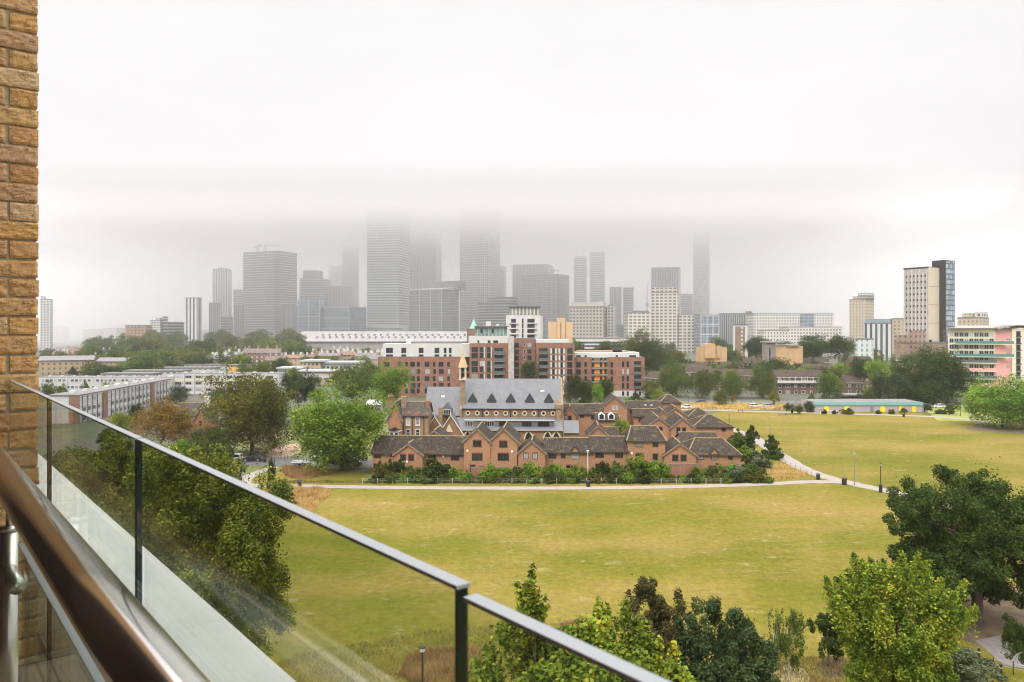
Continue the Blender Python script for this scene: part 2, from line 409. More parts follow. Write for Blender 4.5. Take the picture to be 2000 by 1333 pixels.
def fins(r, part, m, n=None, sp=3., t=.35, dpt=.4, z0=0, zt=None, vertical=True):
    """slender fins or bands standing proud of the front and right walls"""
    w, h, d = r['_w'], r['_h'], r['_d']; zt = h if zt is None else zt; b = MB()
    if vertical:
        k = max(1, int(w / sp))
        for i in range(k + 1): x = -w + i * w / k; b.box(x - t/2, x + t/2, -dpt, 0, z0, zt, m)
        k = max(1, int(d / sp))
        for i in range(k + 1): y = i * d / k; b.box(0, dpt, y - t/2, y + t/2, z0, zt, m)
    else:
        z = z0
        while z < zt: b.box(-w, dpt, -dpt, d, z, z + t, m); z += sp
    return b.build(part, r)
M_roofgrey = mat('roof_grey', (.16, .155, .15), .8, var=.15, vs=.2)
M_steel = mat('grey_steel', (.30, .31, .32), .45, .6, var=.1)
M_white = mat('white_render', (.58, .57, .55), .7, var=.06, vs=.3)
M_dark = mat('dark_metal', (.03, .032, .035), .5, .2, var=.15)
gl = (.05, .06, .07); gd = (.03, .035, .04)
f_h1 = facade('tower_banded_grey', (.40, .41, .42), gd, 30, 3.9, 1.1, .62)
f_h2 = facade('tower_banded_pale', (.55, .58, .57), (.06, .07, .075), 40, 4.0, 1.1, .5)
f_grid = facade('tower_square_grid', (.52, .50, .47), (.05, .05, .055), 3.6, 4.1, .62, .62)
f_blue = facade('tower_blue_glass', (.36, .40, .44), (.07, .10, .13), 6., 4., .93, .88, jit=.7)
f_vert = facade('tower_vertical', (.60, .60, .60), (.06, .07, .08), 4., 500, .45, 1.1)
f_vert2 = facade('tower_vertical_fine', (.34, .35, .36), (.05, .06, .07), 2.6, 300, .55, 1.1)
f_speck = facade('tower_speckled', (.55, .55, .54), (.05, .055, .06), 1.8, 3.2, .7, .8, jit=1.)
f_noise = facade('tower_mixed_glass', (.40, .42, .43), (.05, .06, .07), 2.2, 3.8, .85, .8, jit=1.)
f_cream = facade('cream_office', (.62, .58, .52), (.07, .07, .075), 3.9, 3.9, .52, .52)
f_beige = facade('beige_office', (.50, .45, .38), (.06, .06, .06), 4.2, 4.2, .55, .55)
f_cream2 = facade('cream_grid_office', (.66, .62, .52), (.09, .09, .09), 5.2, 3.9, .66, .55)
f_white = facade('white_punched_office', (.66, .62, .58), (.08, .08, .085), 3.2, 3.4, .45, .5)
f_tan = facade('tan_tower', (.50, .42, .31), (.12, .11, .09), 3.0, 3.1, .35, .5)
f_pale = facade('pale_residential', (.62, .60, .58), (.10, .10, .11), 3.2, 3.0, .55, .5)
f_dia = facade('pale_glass_residential', (.58, .62, .62), (.12, .14, .15), 3., 3.2, .8, .7)
f_brickfar = facade('far_brick_flats', (.38, .25, .19), (.08, .08, .08), 3.4, 3.0, .4, .45)
f_tanfar = facade('far_tan_brick', (.42, .30, .18), (.09, .08, .07), 3.2, 3.0, .35, .45)
T = {}
def tw(key, *a, **k): T[key] = block(*a, **k); return T[key]
tw('a', 'residential_tower', 'faint pale pinkish tower block standing alone just right of the brick pier', 79, 98, 586, 900, 22, f_pale, 103)
add(T['a'], 'stair_tower', .0, .35, 579, f_pale)
tw('b', 'residential_tower', 'short pale twin-slab block above the wooded park, left of the striped tower', 293, 312, 627, 950, 16, f_pale, 318)
add(T['b'], 'stair_tower', .55, 1., 621, f_pale)
tw('b2', 'residential_tower', 'slim grey slab touching the right end of the pale twin-slab block', 318, 326, 620, 960, 14, f_h1, 328)
tw('b3', 'office_building', 'low grey block immediately left of the white and dark striped tower', 328, 352, 631, 980, 20, f_h1, 360, cat='office')
tw('b4', 'brick_flats', 'low pinkish brick block above the wooded park at left', 245, 284, 637, 760, 18, f_brickfar, 296, cat='flats')
r = tw('c', 'residential_tower', 'slender tower striped vertically white and dark, standing free at left', 362, 384, 583, 880, 16, f_vert, 394)
tw('d1', 'residential_tower', 'pale tall tower with fine vertical lines behind the dark low blocks at left', 415, 446, 527, 1280, 24, f_vert, 453)
add(T['d1'], 'roof_plant', .3, .8, 523, f_pale)
tw('d2', 'office_building', 'darker grey narrow block at the foot of the pale lined tower', 408, 427, 593, 1100, 20, f_vert2, 430, cat='office')
tw('d3', 'office_building', 'dark low glass block between the pale lined tower and the big banded tower', 431, 452, 620, 1120, 20, f_h1, 455, cat='office')
tw('d4', 'office_tower', 'narrow grey slab half hidden left of the big banded tower', 456, 474, 567, 1290, 20, f_h1)
tw('d5', 'office_building', 'dark narrow block with a white-lettered top left of the big banded tower', 458, 472, 597, 1160, 16, f_vert2, 476, cat='office')
r = tw('e', 'office_tower', 'broad flat-topped banded grey office tower, leftmost of the big towers', 475, 541, 491, 1200, 46, f_h1, 580)
add(r, 'recess', .94, .985, 492, M_dark, -.01, .02, 0)
add(r, 'annex', 1.0, 1.42, 597, f_vert2, .2, .8, 0)
def crane(name, label, x, ybase, ytop, D, arm, back):
    z0, z1 = pz(ybase, D), pz(ytop, D); c = empty(name, (px(x, D), D + 8, z0), 0, label, 'crane')
    b = MB(); b.box(-.6, .6, -.6, .6, 0, z1 - z0, M_steel); b.build('mast', c)
    b = MB(); b.box(-back, arm, -.5, .5, z1 - z0, z1 - z0 + 1.1, M_steel); b.tube([(0, 0, z1-z0+4), (arm*.7, 0, z1-z0+1)], .2, M_steel, 4); b.tube([(0, 0, z1-z0+4), (-back, 0, z1-z0+1)], .2, M_steel, 4); b.box(-.3, .3, -.3, .3, z1-z0, z1-z0+4.2, M_steel); b.build('jib', c)
    b = MB(); b.box(-back, -back + 2.5, -1, 1, z1 - z0 - 2, z1 - z0 - .02, M_steel); b.build('counterweight', c)
crane('tower_crane', 'faint grey crane with the longer jib on top of the broad banded tower', 515, 490, 479, 1200, 24, 10)
crane('tower_crane', 'faint small crane at the left corner of the broad banded tower roof', 500, 490, 482, 1200, 5, 6)
crane('tower_crane', 'faint grey crane jutting right from the mixed glass tower roof', 1082, 540, 529, 1210, 9, 4)
tw('f1', 'office_tower', 'grey banded office block with a rooftop lattice right of the broad banded tower', 585, 632, 545, 1290, 40, f_h1, 645)
add(T['f1'], 'roof_plant', .1, .75, 528, M_roofgrey)
tw('f2', 'office_tower', 'faint tower fading into the cloud left of the speckled tower', 641, 664, 521, 1500, 30, f_pale)
tw('f3', 'residential_tower', 'speckled grey tower with an irregular window pattern rising into the cloud', 668, 700, 480, 1420, 30, f_speck, 702)
tw('f4', 'office_building', 'grey glass block behind the blue glass office frames', 640, 680, 560, 1300, 30, f_vert2, 690, cat='office')
r = tw('g1', 'office_building', 'low blue-grey glass office with a white frame grid, left of the pale banded tower', 582, 624, 587, 1130, 30, f_blue, cat='office')
r = tw('g2', 'office_building', 'broad low glass office with bluish panels and a white frame', 624, 682, 601, 1110, 36, f_blue, 716, cat='office')
def frame(r, cols, rows, m, t=.8):
    w, h = r['_w'], r['_h']; b = MB()
    for i in range(cols + 1): x = -w + i * w / cols; b.box(x - t/2, x + t/2, -.6, 0, 0, h, m)
    for i in range(rows + 1): z = h - i * h / rows; b.box(-w, 0, -.55, -.01, z - t/2, z + t/2, m)
    b.build('frame', r)
frame(T['g1'], 2, 3, M_white); frame(T['g2'], 1, 4, M_white)
r = tw('h', 'office_tower', 'pale green-grey tower with bold horizontal bands, its top lost in cloud', 717, 780, 402, 1180, 52, f_h2, 800)
w, d, h = r['_w'], r['_d'], r['_h']
b = MB(); b.box(-w - 9, 16, -10, d, 0, pz(636, 1180), M_white); b.build('podium', r)
b = MB(); b.box(-w - 2, 9, -10.3, -10.01, pz(644, 1180), pz(642, 1180), M_dark); b.build('window', r)
tw('i', 'office_tower', 'dark grey vertical-lined tower with its jagged top dissolving in cloud', 801, 852, 458, 1330, 44, f_vert2, 862)
tw('j', 'office_building', 'grey gridded office with a pale winged roof right of the pale banded tower', 799, 863, 567, 1120, 40, f_noise, 896, cat='office')
r = T['j']; w, h = r['_w'], r['_h']
b = MB(); b.yprism([(-3, h+1), (-3, h+2.2), (20, h+4.5), (44, h+2.2), (44, h+1)], -w-2, 8, M_white); b.build('roof', r)
add(r, 'roof_plant', .55, 1.25, 548, M_roofgrey, .5, .9)
frame(r, 3, 1, M_white)
r = tw('k', 'office_tower', 'tall square-gridded pinkish-grey tower fading upward into the cloud', 898, 955, 400, 1230, 48, f_grid, 976)
tw('k2', 'office_tower', 'slim grey tower close behind the right edge of the square-gridded tower', 972, 985, 521, 1400, 20, f_vert2, 989)
r = tw('l', 'office_building', 'low grey terraced office in front of the square-gridded tower', 934, 992, 592, 1050, 30, f_h1, 1012, cat='office')
add(r, 'upper_floor', .25, 1.05, 580, f_h1)
r = tw('m1', 'office_tower', 'grey flat-topped office tower with a curved shoulder behind the mixed glass tower', 1001, 1070, 517, 1330, 44, f_vert2, 1080)
r = tw('m2', 'office_tower', 'glass office tower with a patchy mixed pattern of panes', 1016, 1090, 537, 1180, 40, f_noise, 1112)
add(r, 'shaft', .96, 1.03, 536, f_vert2, -.02, .5, 0)
tw('n1', 'residential_tower', 'left one of the pair of tall slim pale banded towers', 1121, 1144, 502, 1350, 22, f_h2, 1146)
tw('n2', 'residential_tower', 'right and taller one of the pair of slim pale banded towers, top in mist', 1152, 1180, 493, 1380, 24, f_h2, 1182)
r = tw('o', 'office_building', 'heavy beige stone office with square windows below the pair of slim towers', 1112, 1178, 600, 960, 40, f_beige, 1186, cat='office')
add(r, 'upper_floor', .02, .98, 590, mat('pale_stone', (.6, .54, .46), var=.08))
tw('o2', 'office_building', 'paler narrow stepped office at the right end of the heavy beige one', 1186, 1200, 597, 980, 40, f_cream, 1204, cat='office')
tw('p1', 'residential_tower', 'left one of two rounded grey towers side by side', 1194, 1214, 562, 1250, 22, f_vert2)
tw('p2', 'residential_tower', 'right one of two rounded grey towers side by side', 1217, 1236, 563, 1250, 22, f_h1, 1238)
tw('p3', 'office_building', 'low grey-blue block at the foot of the two rounded grey towers', 1202, 1226, 636, 1100, 24, f_blue, 1230, cat='office')
tw('q1', 'office_building', 'cream gridded office at the left foot of the cream gridded tower', 1227, 1271, 612, 930, 34, f_cream2, cat='office')
add(T['q1'], 'roof_plant', .35, .95, 607, M_roofgrey)
r = tw('q2', 'office_tower', 'cream tower with a bold window grid standing before a grey glass tower', 1272, 1323, 572, 940, 34, f_cream2, 1326)
add(r, 'upper_floor', .02, .96, 560, f_cream2)
tw('q3', 'office_tower', 'grey glass tower rising behind the cream gridded tower', 1272, 1326, 523, 1180, 30, f_vert2, 1329)
r = T['q3']; b = MB()
pts = [(.6 + 14 * (1 - t) ** 2.2, -1.2, t * r['_h'] * .75) for t in [i / 12 for i in range(13)]]
b.tube(pts, .7, M_white, 5); b.build('curved_edge', r)
tw('q4', 'office_tower', 'dark grey short tower between the cream gridded tower and the tall glass needle', 1331, 1353, 576, 1300, 26, f_h1)
tw('q5', 'office_building', 'low gridded office right of the cream gridded tower', 1326, 1368, 616, 940, 34, f_cream2, cat='office')
tw('q6', 'office_building', 'low office with a white frame of large squares left of the grey slab office', 1369, 1404, 616, 900, 34, f_blue, cat='office'); frame(T['q6'], 3, 4, M_white)
r = tw('r', 'residential_tower', 'tall slim pale glass tower with a diamond lattice, top in mist', 1354, 1384, 455, 1300, 26, f_dia, 1387)
w, h = r['_w'], r['_h']; b = MB()
for i in range(8):
    z = i * h / 8
    for s_ in (0, 1): b.tube([(-w if s_ else 0, -.2, z), (-w/2, -.2, z + h/8)], .45, M_white, 4); b.tube([(-w/2, -.2, z), (-w if s_ else 0, -.2, z + h/8)], .45, M_white, 4)
b.build('lattice', r)
tw('s1', 'office_building', 'long blue-grey office slab left of the pale punched-window office', 1404, 1470, 613, 930, 30, f_vert2, 1473, cat='office')
add(T['s1'], 'roof_plant', .78, .94, 608, M_roofgrey)
r = tw('s2', 'office_building', 'long pale office with rows of small dark windows and a glass bay', 1472, 1628, 614, 900, 30, f_white, cat='office')
add(r, 'glass_bay', .58, .75, 613, f_blue, -.03, .02, 0)
tw('s3', 'office_building', 'lower pale office stepping forward before the long one with a glass bay', 1540, 1645, 640, 820, 28, f_white, cat='office', roof=M_steel)
tw('s4', 'office_building', 'lowest pale office wing in front at left of the stepped pale offices', 1492, 1541, 647, 810, 20, f_white, cat='office')
r = tw('t', 'brick_tower', 'small brown brick tower block with white side walls among the trees', 1432, 1459, 636, 560, 12, M_white, 1461, cat='tower block')
b = MB(); w, h = r['_w'], r['_h']; b.box(-w * .86, -w * .14, -.12, 0, 0, h - .8, brickmat('far_brown_brick', (.25, .17, .12), (.29, .2, .14), (.3, .25, .2))); b.build('brick_panel', r)
for i in range(10): b = MB(); b.box(-w*.42, -w*.30, -.25, -.13, 3 + i*2.9, 4.6 + i*2.9, M_white); b.build('balcony', r)
# mast
m0 = empty('lattice_mast', (px(1264, 1300), 1300, 0), 0, 'very thin tall mast left of the cream gridded tower', 'mast')
b = MB(); b.tube([(0, 0, 0), (0, 0, 70), (0, 0, 105)], [1.1, .9, .25], M_steel, 6); b.build('pole', m0)
b = MB(); b.lathe([(.1, 66), (2.6, 68), (2.6, 72), (.1, 74)], M_steel); b.build('platform', m0)
# right hand group
r = tw('u1', 'residential_tower', 'tan tower with a stepped glazed crown, right of the pale offices', 1659, 1690, 586, 760, 22, f_tan, 1707)
add(r, 'upper_floor', .12, 1.1, 578, f_tan); add(r, 'crown', .45, 1.1, 572, f_dia)
r = tw('u2', 'office_building', 'pale striped office with a blue-grey roof storey beside the tan tower', 1688, 1740, 633, 640, 20, f_vert, 1745, cat='office')
add(r, 'roof_storey', .02, .98, 623, mat('slate_blue_roof', (.22, .29, .32)), .05, .9)
tw('u3', 'office_building', 'tan stepped block between the striped office and the student tower', 1742, 1762, 624, 640, 20, f_tan, 1768, cat='office')
tw('u4', 'office_building', 'white low block with turquoise windows below the striped office', 1672, 1702, 664, 520, 16, facade('white_turquoise', (.7, .7, .68), (.12, .3, .32), 3.2, 3.4, .35, .6), 1706, cat='office')
r = tw('v', 'residential_tower', 'tall ribbed concrete student tower with a cream side wall and dark glazed rear', 1765, 1813, 524, 450, 12, mat('ribbed_concrete', (.42, .38, .34)), 1834, roof=M_dark)
w, h, d = r['_w'], r['_h'], r['_d']
for i in range(7):
    b = MB(); x = -w + .7 + i * (w - 1.4) / 6; b.box(x - .32, x + .32, -.5, 0, 0, h - (2.5 if i % 2 else .4), M_white if i > 1 and i < 6 else mat('pale_rib', (.5, .47, .43))); b.build('rib', r)
for i in range(6):
    b = MB(); x = -w + 1.8 + i * (w - 1.4) / 6
    for j in range(17): z = 3 + j * (h - 8) / 16; b.box(x - .4, x + .4, -.04, -.001, z, z + 1.2, M_dark)
    b.build('window_strip', r)
b = MB(); b.box(.02, .25, 0, d, 0, h + .5, mat('cream_panel', (.66, .56, .42), .6, var=.04, vs=.2)); b.build('cladding', r)
b = MB()
for j in range(1, 6): b.box(.251, .29, 0, d, h * j / 6, h * j / 6 + .25, M_steel)
b.build('joint', r)
b = MB(); b.box(-w * .28, 3.6, d + .02, d + 11, 0, pz(507, 450), M_dark); b.build('rear_wing', r)
fg = facade('dark_glazed_wing', (.10, .11, .12), (.22, .28, .33), 2.4, 3.1, .6, .75, jit=.9)
b = MB(); b.box(3.62, 3.8, d + .5, d + 10.8, 2, pz(509, 450), fg); b.build('glazing', r)
r = tw('w1', 'brick_mansion', 'long dull brown brick building at the foot of the student tower', 1747, 1820, 672, 430, 14, brickmat('old_brown_brick', (.30, .21, .15), (.36, .25, .17), (.3, .26, .2)), 1852, cat='building')
w, h = r['_w'], r['_h']
add(r, 'stair_tower', .38, .58, 646, f_brickfar, .0, .6, 0); add(r, 'stair_tower', .0, .4, 655, f_brickfar, .05, .6); add(r, 'chimney', .80, .84, 664, M_dark, .3, .4)
for i in range(12):
    for j in range(3):
        if 4 <= i <= 6: continue
        b = MB(); x = -w + 1 + i * (w - 2) / 11.5; b.box(x, x + .8, -.06, 0, 3 + j * 3.6, 5 + j * 3.6, M_white); b.build('window', r)
tw('w2', 'office_building', 'beige stepped building showing above the roof of the pink flats', 1870, 1915, 622, 600, 20, f_tan, 1932, cat='building')
add(T['w2'], 'upper_floor', .15, .6, 612, f_tan); add(T['w2'], 'upper_floor', .7, 1., 609, f_cream)
# long market hall with a pale low roof and rows of triangular openings
D = 820; mh = empty('market_hall', (px(740, D), D, 0), 0, 'long low pale hall with zigzag triangles on its roof below the towers', 'hall')
b = MB(); b.box(px(570, D) - px(740, D), px(912, D) - px(740, D), 2, 60, 0, pz(668, D), mat('hall_wall', (.30, .28, .26))); b.build('wall', mh)
b = MB(); xa, xb = px(568, D) - px(740, D), px(914, D) - px(740, D)
b.yprism([(0, pz(668, D)), (0, pz(667, D)), (46, pz(649, D) + .6), (50, pz(650, D)), (50, pz(668, D))], xa, xb, mat('pale_roof', (.27, .25, .245), .6, var=.08, vs=.05)); b.build('roof', mh)
for k in range(46):
    x = px(612 + k * 6.5, D) - px(740, D); row = k % 2; y = 14 + 12 * row; zc = pz(667, D) + (pz(649, D) - pz(667, D)) * y / 46 + .55
    b = MB(); b.face([(x - 1.5, y + 3, zc + 1.0 + .6), (x, y - 3, zc - .9 + .6), (x + 1.5, y + 3, zc + 1.0 + .6)], M_dark)
    b.face([(x - 1.5, y + 3, zc + 1.6), (x + 1.5, y + 3, zc + 1.6), (x, y + 3, zc - 1.5)], M_dark); b.face([(x - 1.5, y + 3, zc + 1.6), (x, y + 3, zc - 1.5), (x, y - 3, zc - .3)], M_white); b.face([(x + 1.5, y + 3, zc + 1.6), (x, y - 3, zc - .3), (x, y + 3, zc - 1.5)], M_white)
    b.build('skylight', mh)
D = 700; r = block('car_park', 'long low parking deck with white horizontal bands beneath the beige office', 1075, 1235, 662, D, 30, M_white, cat='car park')
for j in range(5): b = MB(); b.box(-r['_w'] + 16, -1, -.1, 0, 3 + j * 3.2, 4.6 + j * 3.2, M_dark); b.build('opening', r)
rd = random.Random(5); HZ = []
for k in range(26):      # very far low blocks at the horizon, left
    x = rd.uniform(80, 470); D = rd.uniform(1150, 2600); wd = rd.uniform(12, 34)
    o = block('far_building', 'faint low block on the hazy horizon at left', x, x + wd, rd.uniform(636, 646), D, 20, rd.choice([f_pale, f_cream, f_brickfar]), cat='building', group='faint low blocks on the hazy horizon'); HZ.append((o, x, D, 'faint'))
# ---------------------------------------------------------------- windows
WIN = {}
REC = {}
M_pane = glassy('window_glass', (.02, .024, .03), .2); M_paneL = glassy('curtained_glass', (.30, .30, .29), .3)
M_brown = mat('brown_frame', (.055, .03, .02), .5, var=.2); M_wfr = mat('white_frame', (.72, .71, .68), .5, var=.05)
M_dfr = mat('dark_frame', (.045, .045, .05), .5, var=.1)
def win(parent, x, y, z, w, h, nx=2, ny=1, fr=None, gl=None, name='window', t=.07, ry=0, proud=.05, sill=False):
    """window on a front wall: centre x, wall plane y, centre z"""
    fr = fr or M_wfr; gl = gl or M_pane; w = round(w, 1); h = round(h, 1)
    key = (w, h, nx, ny, fr.name, gl.name, t, proud)
    if key not in WIN:
        b = MB(); a, c = w / 2, h / 2
        for s_ in (-1, 1): b.box(s_ * a - t/2, s_ * a + t/2, -proud, .01, -c - t/2, c + t/2, fr)
        for s_ in (-1, 1): b.box(-a + t/2, a - t/2, -proud, .01, s_ * c - t/2, s_ * c + t/2, fr)
        for i in range(1, nx): xx = -a + i * w / nx; b.box(xx - t*.35, xx + t*.35, -proud * .8, .01, -c + t/2, c - t/2, fr)
        for i in range(1, ny): zz = -c + i * h / ny; b.box(-a + t/2, a - t/2, -proud * .75, .01, zz - t*.35, zz + t*.35, fr)
        b.face([(-a, -.015, -c), (a, -.015, -c), (a, -.015, c), (-a, -.015, c)], gl)
        o = b.build(name); WIN[key] = o.data; bpy.data.objects.remove(o)
    o = link(name, WIN[key], parent, (x, y, z)); o.rotation_euler = (0, 0, ry)
    if sill: b = MB(); b.box(-w/2 - .12, w/2 + .12, -.14, -.002, -h/2 - .2, -h/2 - .05, M_wfr); b.build('sill', o)
    return o
rnd = random.Random(11)
# ---------------------------------------------------------------- mid-distance apartment blocks
M_rb = brickmat('red_brick', (.27, .115, .07), (.33, .145, .09), (.27, .2, .16))
M_rb2 = brickmat('dark_red_brick', (.25, .115, .08), (.29, .14, .10), (.25, .19, .16))
M_orange = mat('orange_panel', (.85, .28, .02), .6, var=.03)
M_balg = mat('balcony_slate', (.10, .12, .13), .4, var=.1)
def ablock(name, label, x0, x1, yt, D, dep, m, cat='flats', base=0., roof=M_roofgrey):
    r = empty(name, (px(x0, D), D, base), 0, label, cat); w = px(x1, D) - px(x0, D); h = pz(yt, D) - base
    b = MB(); b.box(0, w, 0, dep, 0, h, m); b.build('wall', r)
    b = MB(); b.box(.3, w - .3, .3, dep - .3, h + .01, h + .25, roof); b.build('roof', r)
    r['_D'] = D; r['_x0'] = x0; return r
def at(r, x, y): return px(x, r['_D']) - r.location.x, pz(y, r['_D']) - r.location.z
def pwin(r, x, y, wp, hp, nx=2, ny=1, fr=None, gl=None, Y=0., **k):
    D = r['_D']; X, Z = at(r, x, y); return win(r, X, Y, Z, wp / F * D, hp / F * D, nx, ny, fr, gl, **k)
def pbox(r, part, x0, x1, y0, y1, d0, d1, m, parent=None):
    X0, Z1 = at(r, x0, y0); X1, Z0 = at(r, x1, y1); b = MB(); b.box(X0, X1, d0, d1, Z0, Z1, m); return b.build(part, parent or r)
def balc(r, x0, x1, y, hp=5.5, dep=1.3, m=None, rail=None):
    X0, Z = at(r, x0, y); X1, _ = at(r, x1, y); hp = hp / F * r['_D']
    b = MB(); b.box(X0, X1, -dep, -.001, Z - .18, Z, m or M_steel)
    o = b.build('balcony', r); b = MB()
    b.box(X0, X1, -dep, -dep + .05, Z + .001, Z + hp, rail or M_balg); b.box(X0, X0 + .05, -dep + .051, -.001, Z + .001, Z + hp, rail or M_balg); b.box(X1 - .05, X1, -dep + .051, -.001, Z + .001, Z + hp, rail or M_balg)
    b.build('railing', o); return o
D0 = 330
# left wing
r = ablock('apartment_block', 'long red brick flats with a white top storey, left of the church spire', 738, 900, 698, D0, 16, M_rb)
pbox(r, 'top_storey', 747, 917, 672, 697.8, .9, 14, M_white)
pbox(r, 'roof_plant', 800, 900, 668, 671.8, 5, 12, M_roofgrey); pbox(r, 'roof_plant', 790, 804, 664, 671.8, 6, 9, M_white)
for x, w_ in ((760, 13), (788, 9), (822, 9), (853, 9), (869, 5), (879, 5)):
    pwin(r, x, 685, w_, 10, 2, 1, M_dfr, M_pane, Y=.9); pwin(r, x, 695, w_, 4, 2, 1, M_dfr, M_pane, Y=.9)
for j, y in enumerate((712, 726, 740, 753, 764)):
    for x, w_ in ((755, 11), (781, 6), (794, 4.5), (806, 9), (817, 5.5), (834, 9), (848, 5), (861, 9), (876, 5)):
        if j == 0 or x > 785: pwin(r, x + (j % 2), y, w_, 9, 2, 1, M_dfr, M_paneL if rnd.random() < .12 else M_pane)
# link with open galleries
r = ablock('apartment_block', 'narrow gallery link of stacked grey balconies behind the church spire', 889, 917, 700, D0 + 3, 10, M_rb2)
for y in (705, 717, 729, 741, 753): pbox(r, 'opening', 890.5, 916, y + 1, y + 9, -.03, 0, M_dark); pbox(r, 'balcony', 889.5, 916.8, y + 9, y + 11.5, -1.2, -.04, M_roofgrey)
# centre block
r = ablock('apartment_block', 'red brick flats with many dark balconies and a white stepped penthouse, centre', 917, 996, 672, D0 - 4, 16, M_rb)
pbox(r, 'penthouse', 915, 993, 657, 671.8, 1.5, 14, M_white); pbox(r, 'penthouse', 927, 990, 639, 656.8, 3, 12, facade('green_glass', (.35, .42, .40), (.12, .18, .17), 1.6, 9, .8, 1.1))
pbox(r, 'roof_edge', 925, 994, 637, 639, 2, 13, M_roofgrey); pbox(r, 'roof_plant', 948, 958, 628, 637, 5, 8, M_white); pbox(r, 'roof_plant', 968, 974, 633, 637, 5, 8, M_white)
for x, w_ in ((934, 3), (955, 5), (968, 9)): pwin(r, x, 668, w_, 5, 2, 1, M_dfr, M_pane, Y=1.5)
for x in (940, 962): pwin(r, x, 647, 4, 9, 1, 1, M_dfr, M_pane, Y=3)
for y, hh in ((689, 24), (716, 24), (741, 22)):
    for x, w_ in ((927, 12), (942, 10), (956, 9)):
        pwin(r, x, y - 5.5, w_, 10, 3, 1, M_dfr, M_paneL if rnd.random() < .25 else M_pane); pwin(r, x, y + 6, w_, 10, 3, 1, M_dfr, M_pane)
        if x > 930: pbox(r, 'panel', x + w_ * .28, x + w_ * .5, y - 11, y + 11, -.09, -.06, M_white)
for y in (688, 702, 714, 727, 740, 752):
    pwin(r, 974, y - 3, 17, 10, 4, 1, M_dfr, M_pane); balc(r, 965, 986, y + 4, 6)
pbox(r, 'corner_strip', 993, 1004, 657, 775, -1, 4, mat('rough_grey_strip', (.45, .42, .40), .9, var=.3, vs=1.5))
# brick tower
r = ablock('apartment_block', 'plain dark red brick block with two window columns, between the balcony blocks', 1004, 1046, 662, D0 + 2, 15, M_rb2)
for y in (675, 688, 700, 713, 726, 739, 752): pwin(r, 1009, y, 8, 9, 2, 1, M_dfr); pwin(r, 1024, y - 1, 3, 7, 1, 1, M_wfr); pwin(r, 1034, y - 1, 8, 8, 3, 1, M_dfr, M_paneL if y % 2 else M_pane)
# right centre block
r = ablock('apartment_block', 'red brick flats with bold white window panels and a flat white roof', 1048, 1122, 671, D0 - 6, 15, M_rb)
pbox(r, 'roof_storey', 1048, 1112, 664, 670.8, 2, 14, M_white)
for k, y in enumerate((686, 699.5, 713, 726.5, 740, 753, 766)):
    pwin(r, 1061, y, 17, 10, 4, 1, M_dfr); balc(r, 1053, 1070, y + 5, 5)
    for x in (1081, 1097): pwin(r, x, y, 10, 10, 3, 1, M_dfr); pbox(r, 'panel', x - 6, x - 2.6, y - 5, y + 5, -.09, -.06, M_white); pbox(r, 'panel', x + 2.6, x + 6, y - 5, y + 5, -.09, -.06, M_white)
    pwin(r, 1113, y, 10, 11, 2, 1, M_dfr)
# right wing
r = ablock('apartment_block', 'red brick flats with an orange balcony bay and a white top storey, right end', 1122, 1259, 699, D0, 16, M_rb)
pbox(r, 'top_storey', 1122.5, 1249, 689, 698.8, .5, 14, M_white); pbox(r, 'roof_plant', 1200, 1218, 681, 688.8, 5, 9, M_dark); pbox(r, 'roof_plant', 1130, 1230, 686, 688.8, 5, 12, mat('rust_roof', (.35, .2, .14)))
for x, w_ in ((1130, 8), (1144, 4), (1205, 4), (1236, 13)): pwin(r, x, 696.5, w_, 4, 2, 1, M_dfr, Y=.5)
pbox(r, 'bay', 1155, 1186, 694, 699, -.4, 0, M_white); pbox(r, 'bay', 1155, 1186, 699.2, 757, -.3, 0, M_rb2)
for y in (699, 712, 726, 740): pwin(r, 1158, y + 1, 4, 8, 1, 1, M_dfr, Y=-.3); pwin(r, 1174, y + 1, 4, 8, 1, 1, M_dfr, Y=-.3); pwin(r, 1182, y + 1, 4, 8, 1, 1, M_dfr, Y=-.3)
for y in (708, 721, 734, 748): pbox(r, 'orange_panel', 1161, 1171, y - 1, y + 9, -.36, -.31, M_orange); pbox(r, 'orange_panel', 1176, 1180, y - 1, y + 9, -.36, -.31, M_orange); balc(r, 1155, 1186, y - 1, 2, 1.2, M_steel, M_steel)
for y in (713, 727, 741, 755):
    pwin(r, 1130, y, 9, 10, 2, 1, M_dfr); pwin(r, 1144, y - 1, 5, 9, 1, 1, M_dfr); pwin(r, 1195, y, 5, 10, 1, 1, M_dfr)
    for x in (1217, 1226): pwin(r, x, y - 1, 4.5, 11, 1, 1, M_dfr, M_paneL if (x + y) % 3 == 0 else M_pane)
    pwin(r, 1245, y - 2, 13, 10, 2, 1, M_dfr); balc(r, 1238, 1253, y + 3, 4)
pbox(r, 'base', 1198, 1259.4, 763.5, 775, -.06, -.001, M_white)
for x in (1217, 1226, 1250): pwin(r, x, 769, 4, 8, 1, 1, M_dfr, Y=-.06)
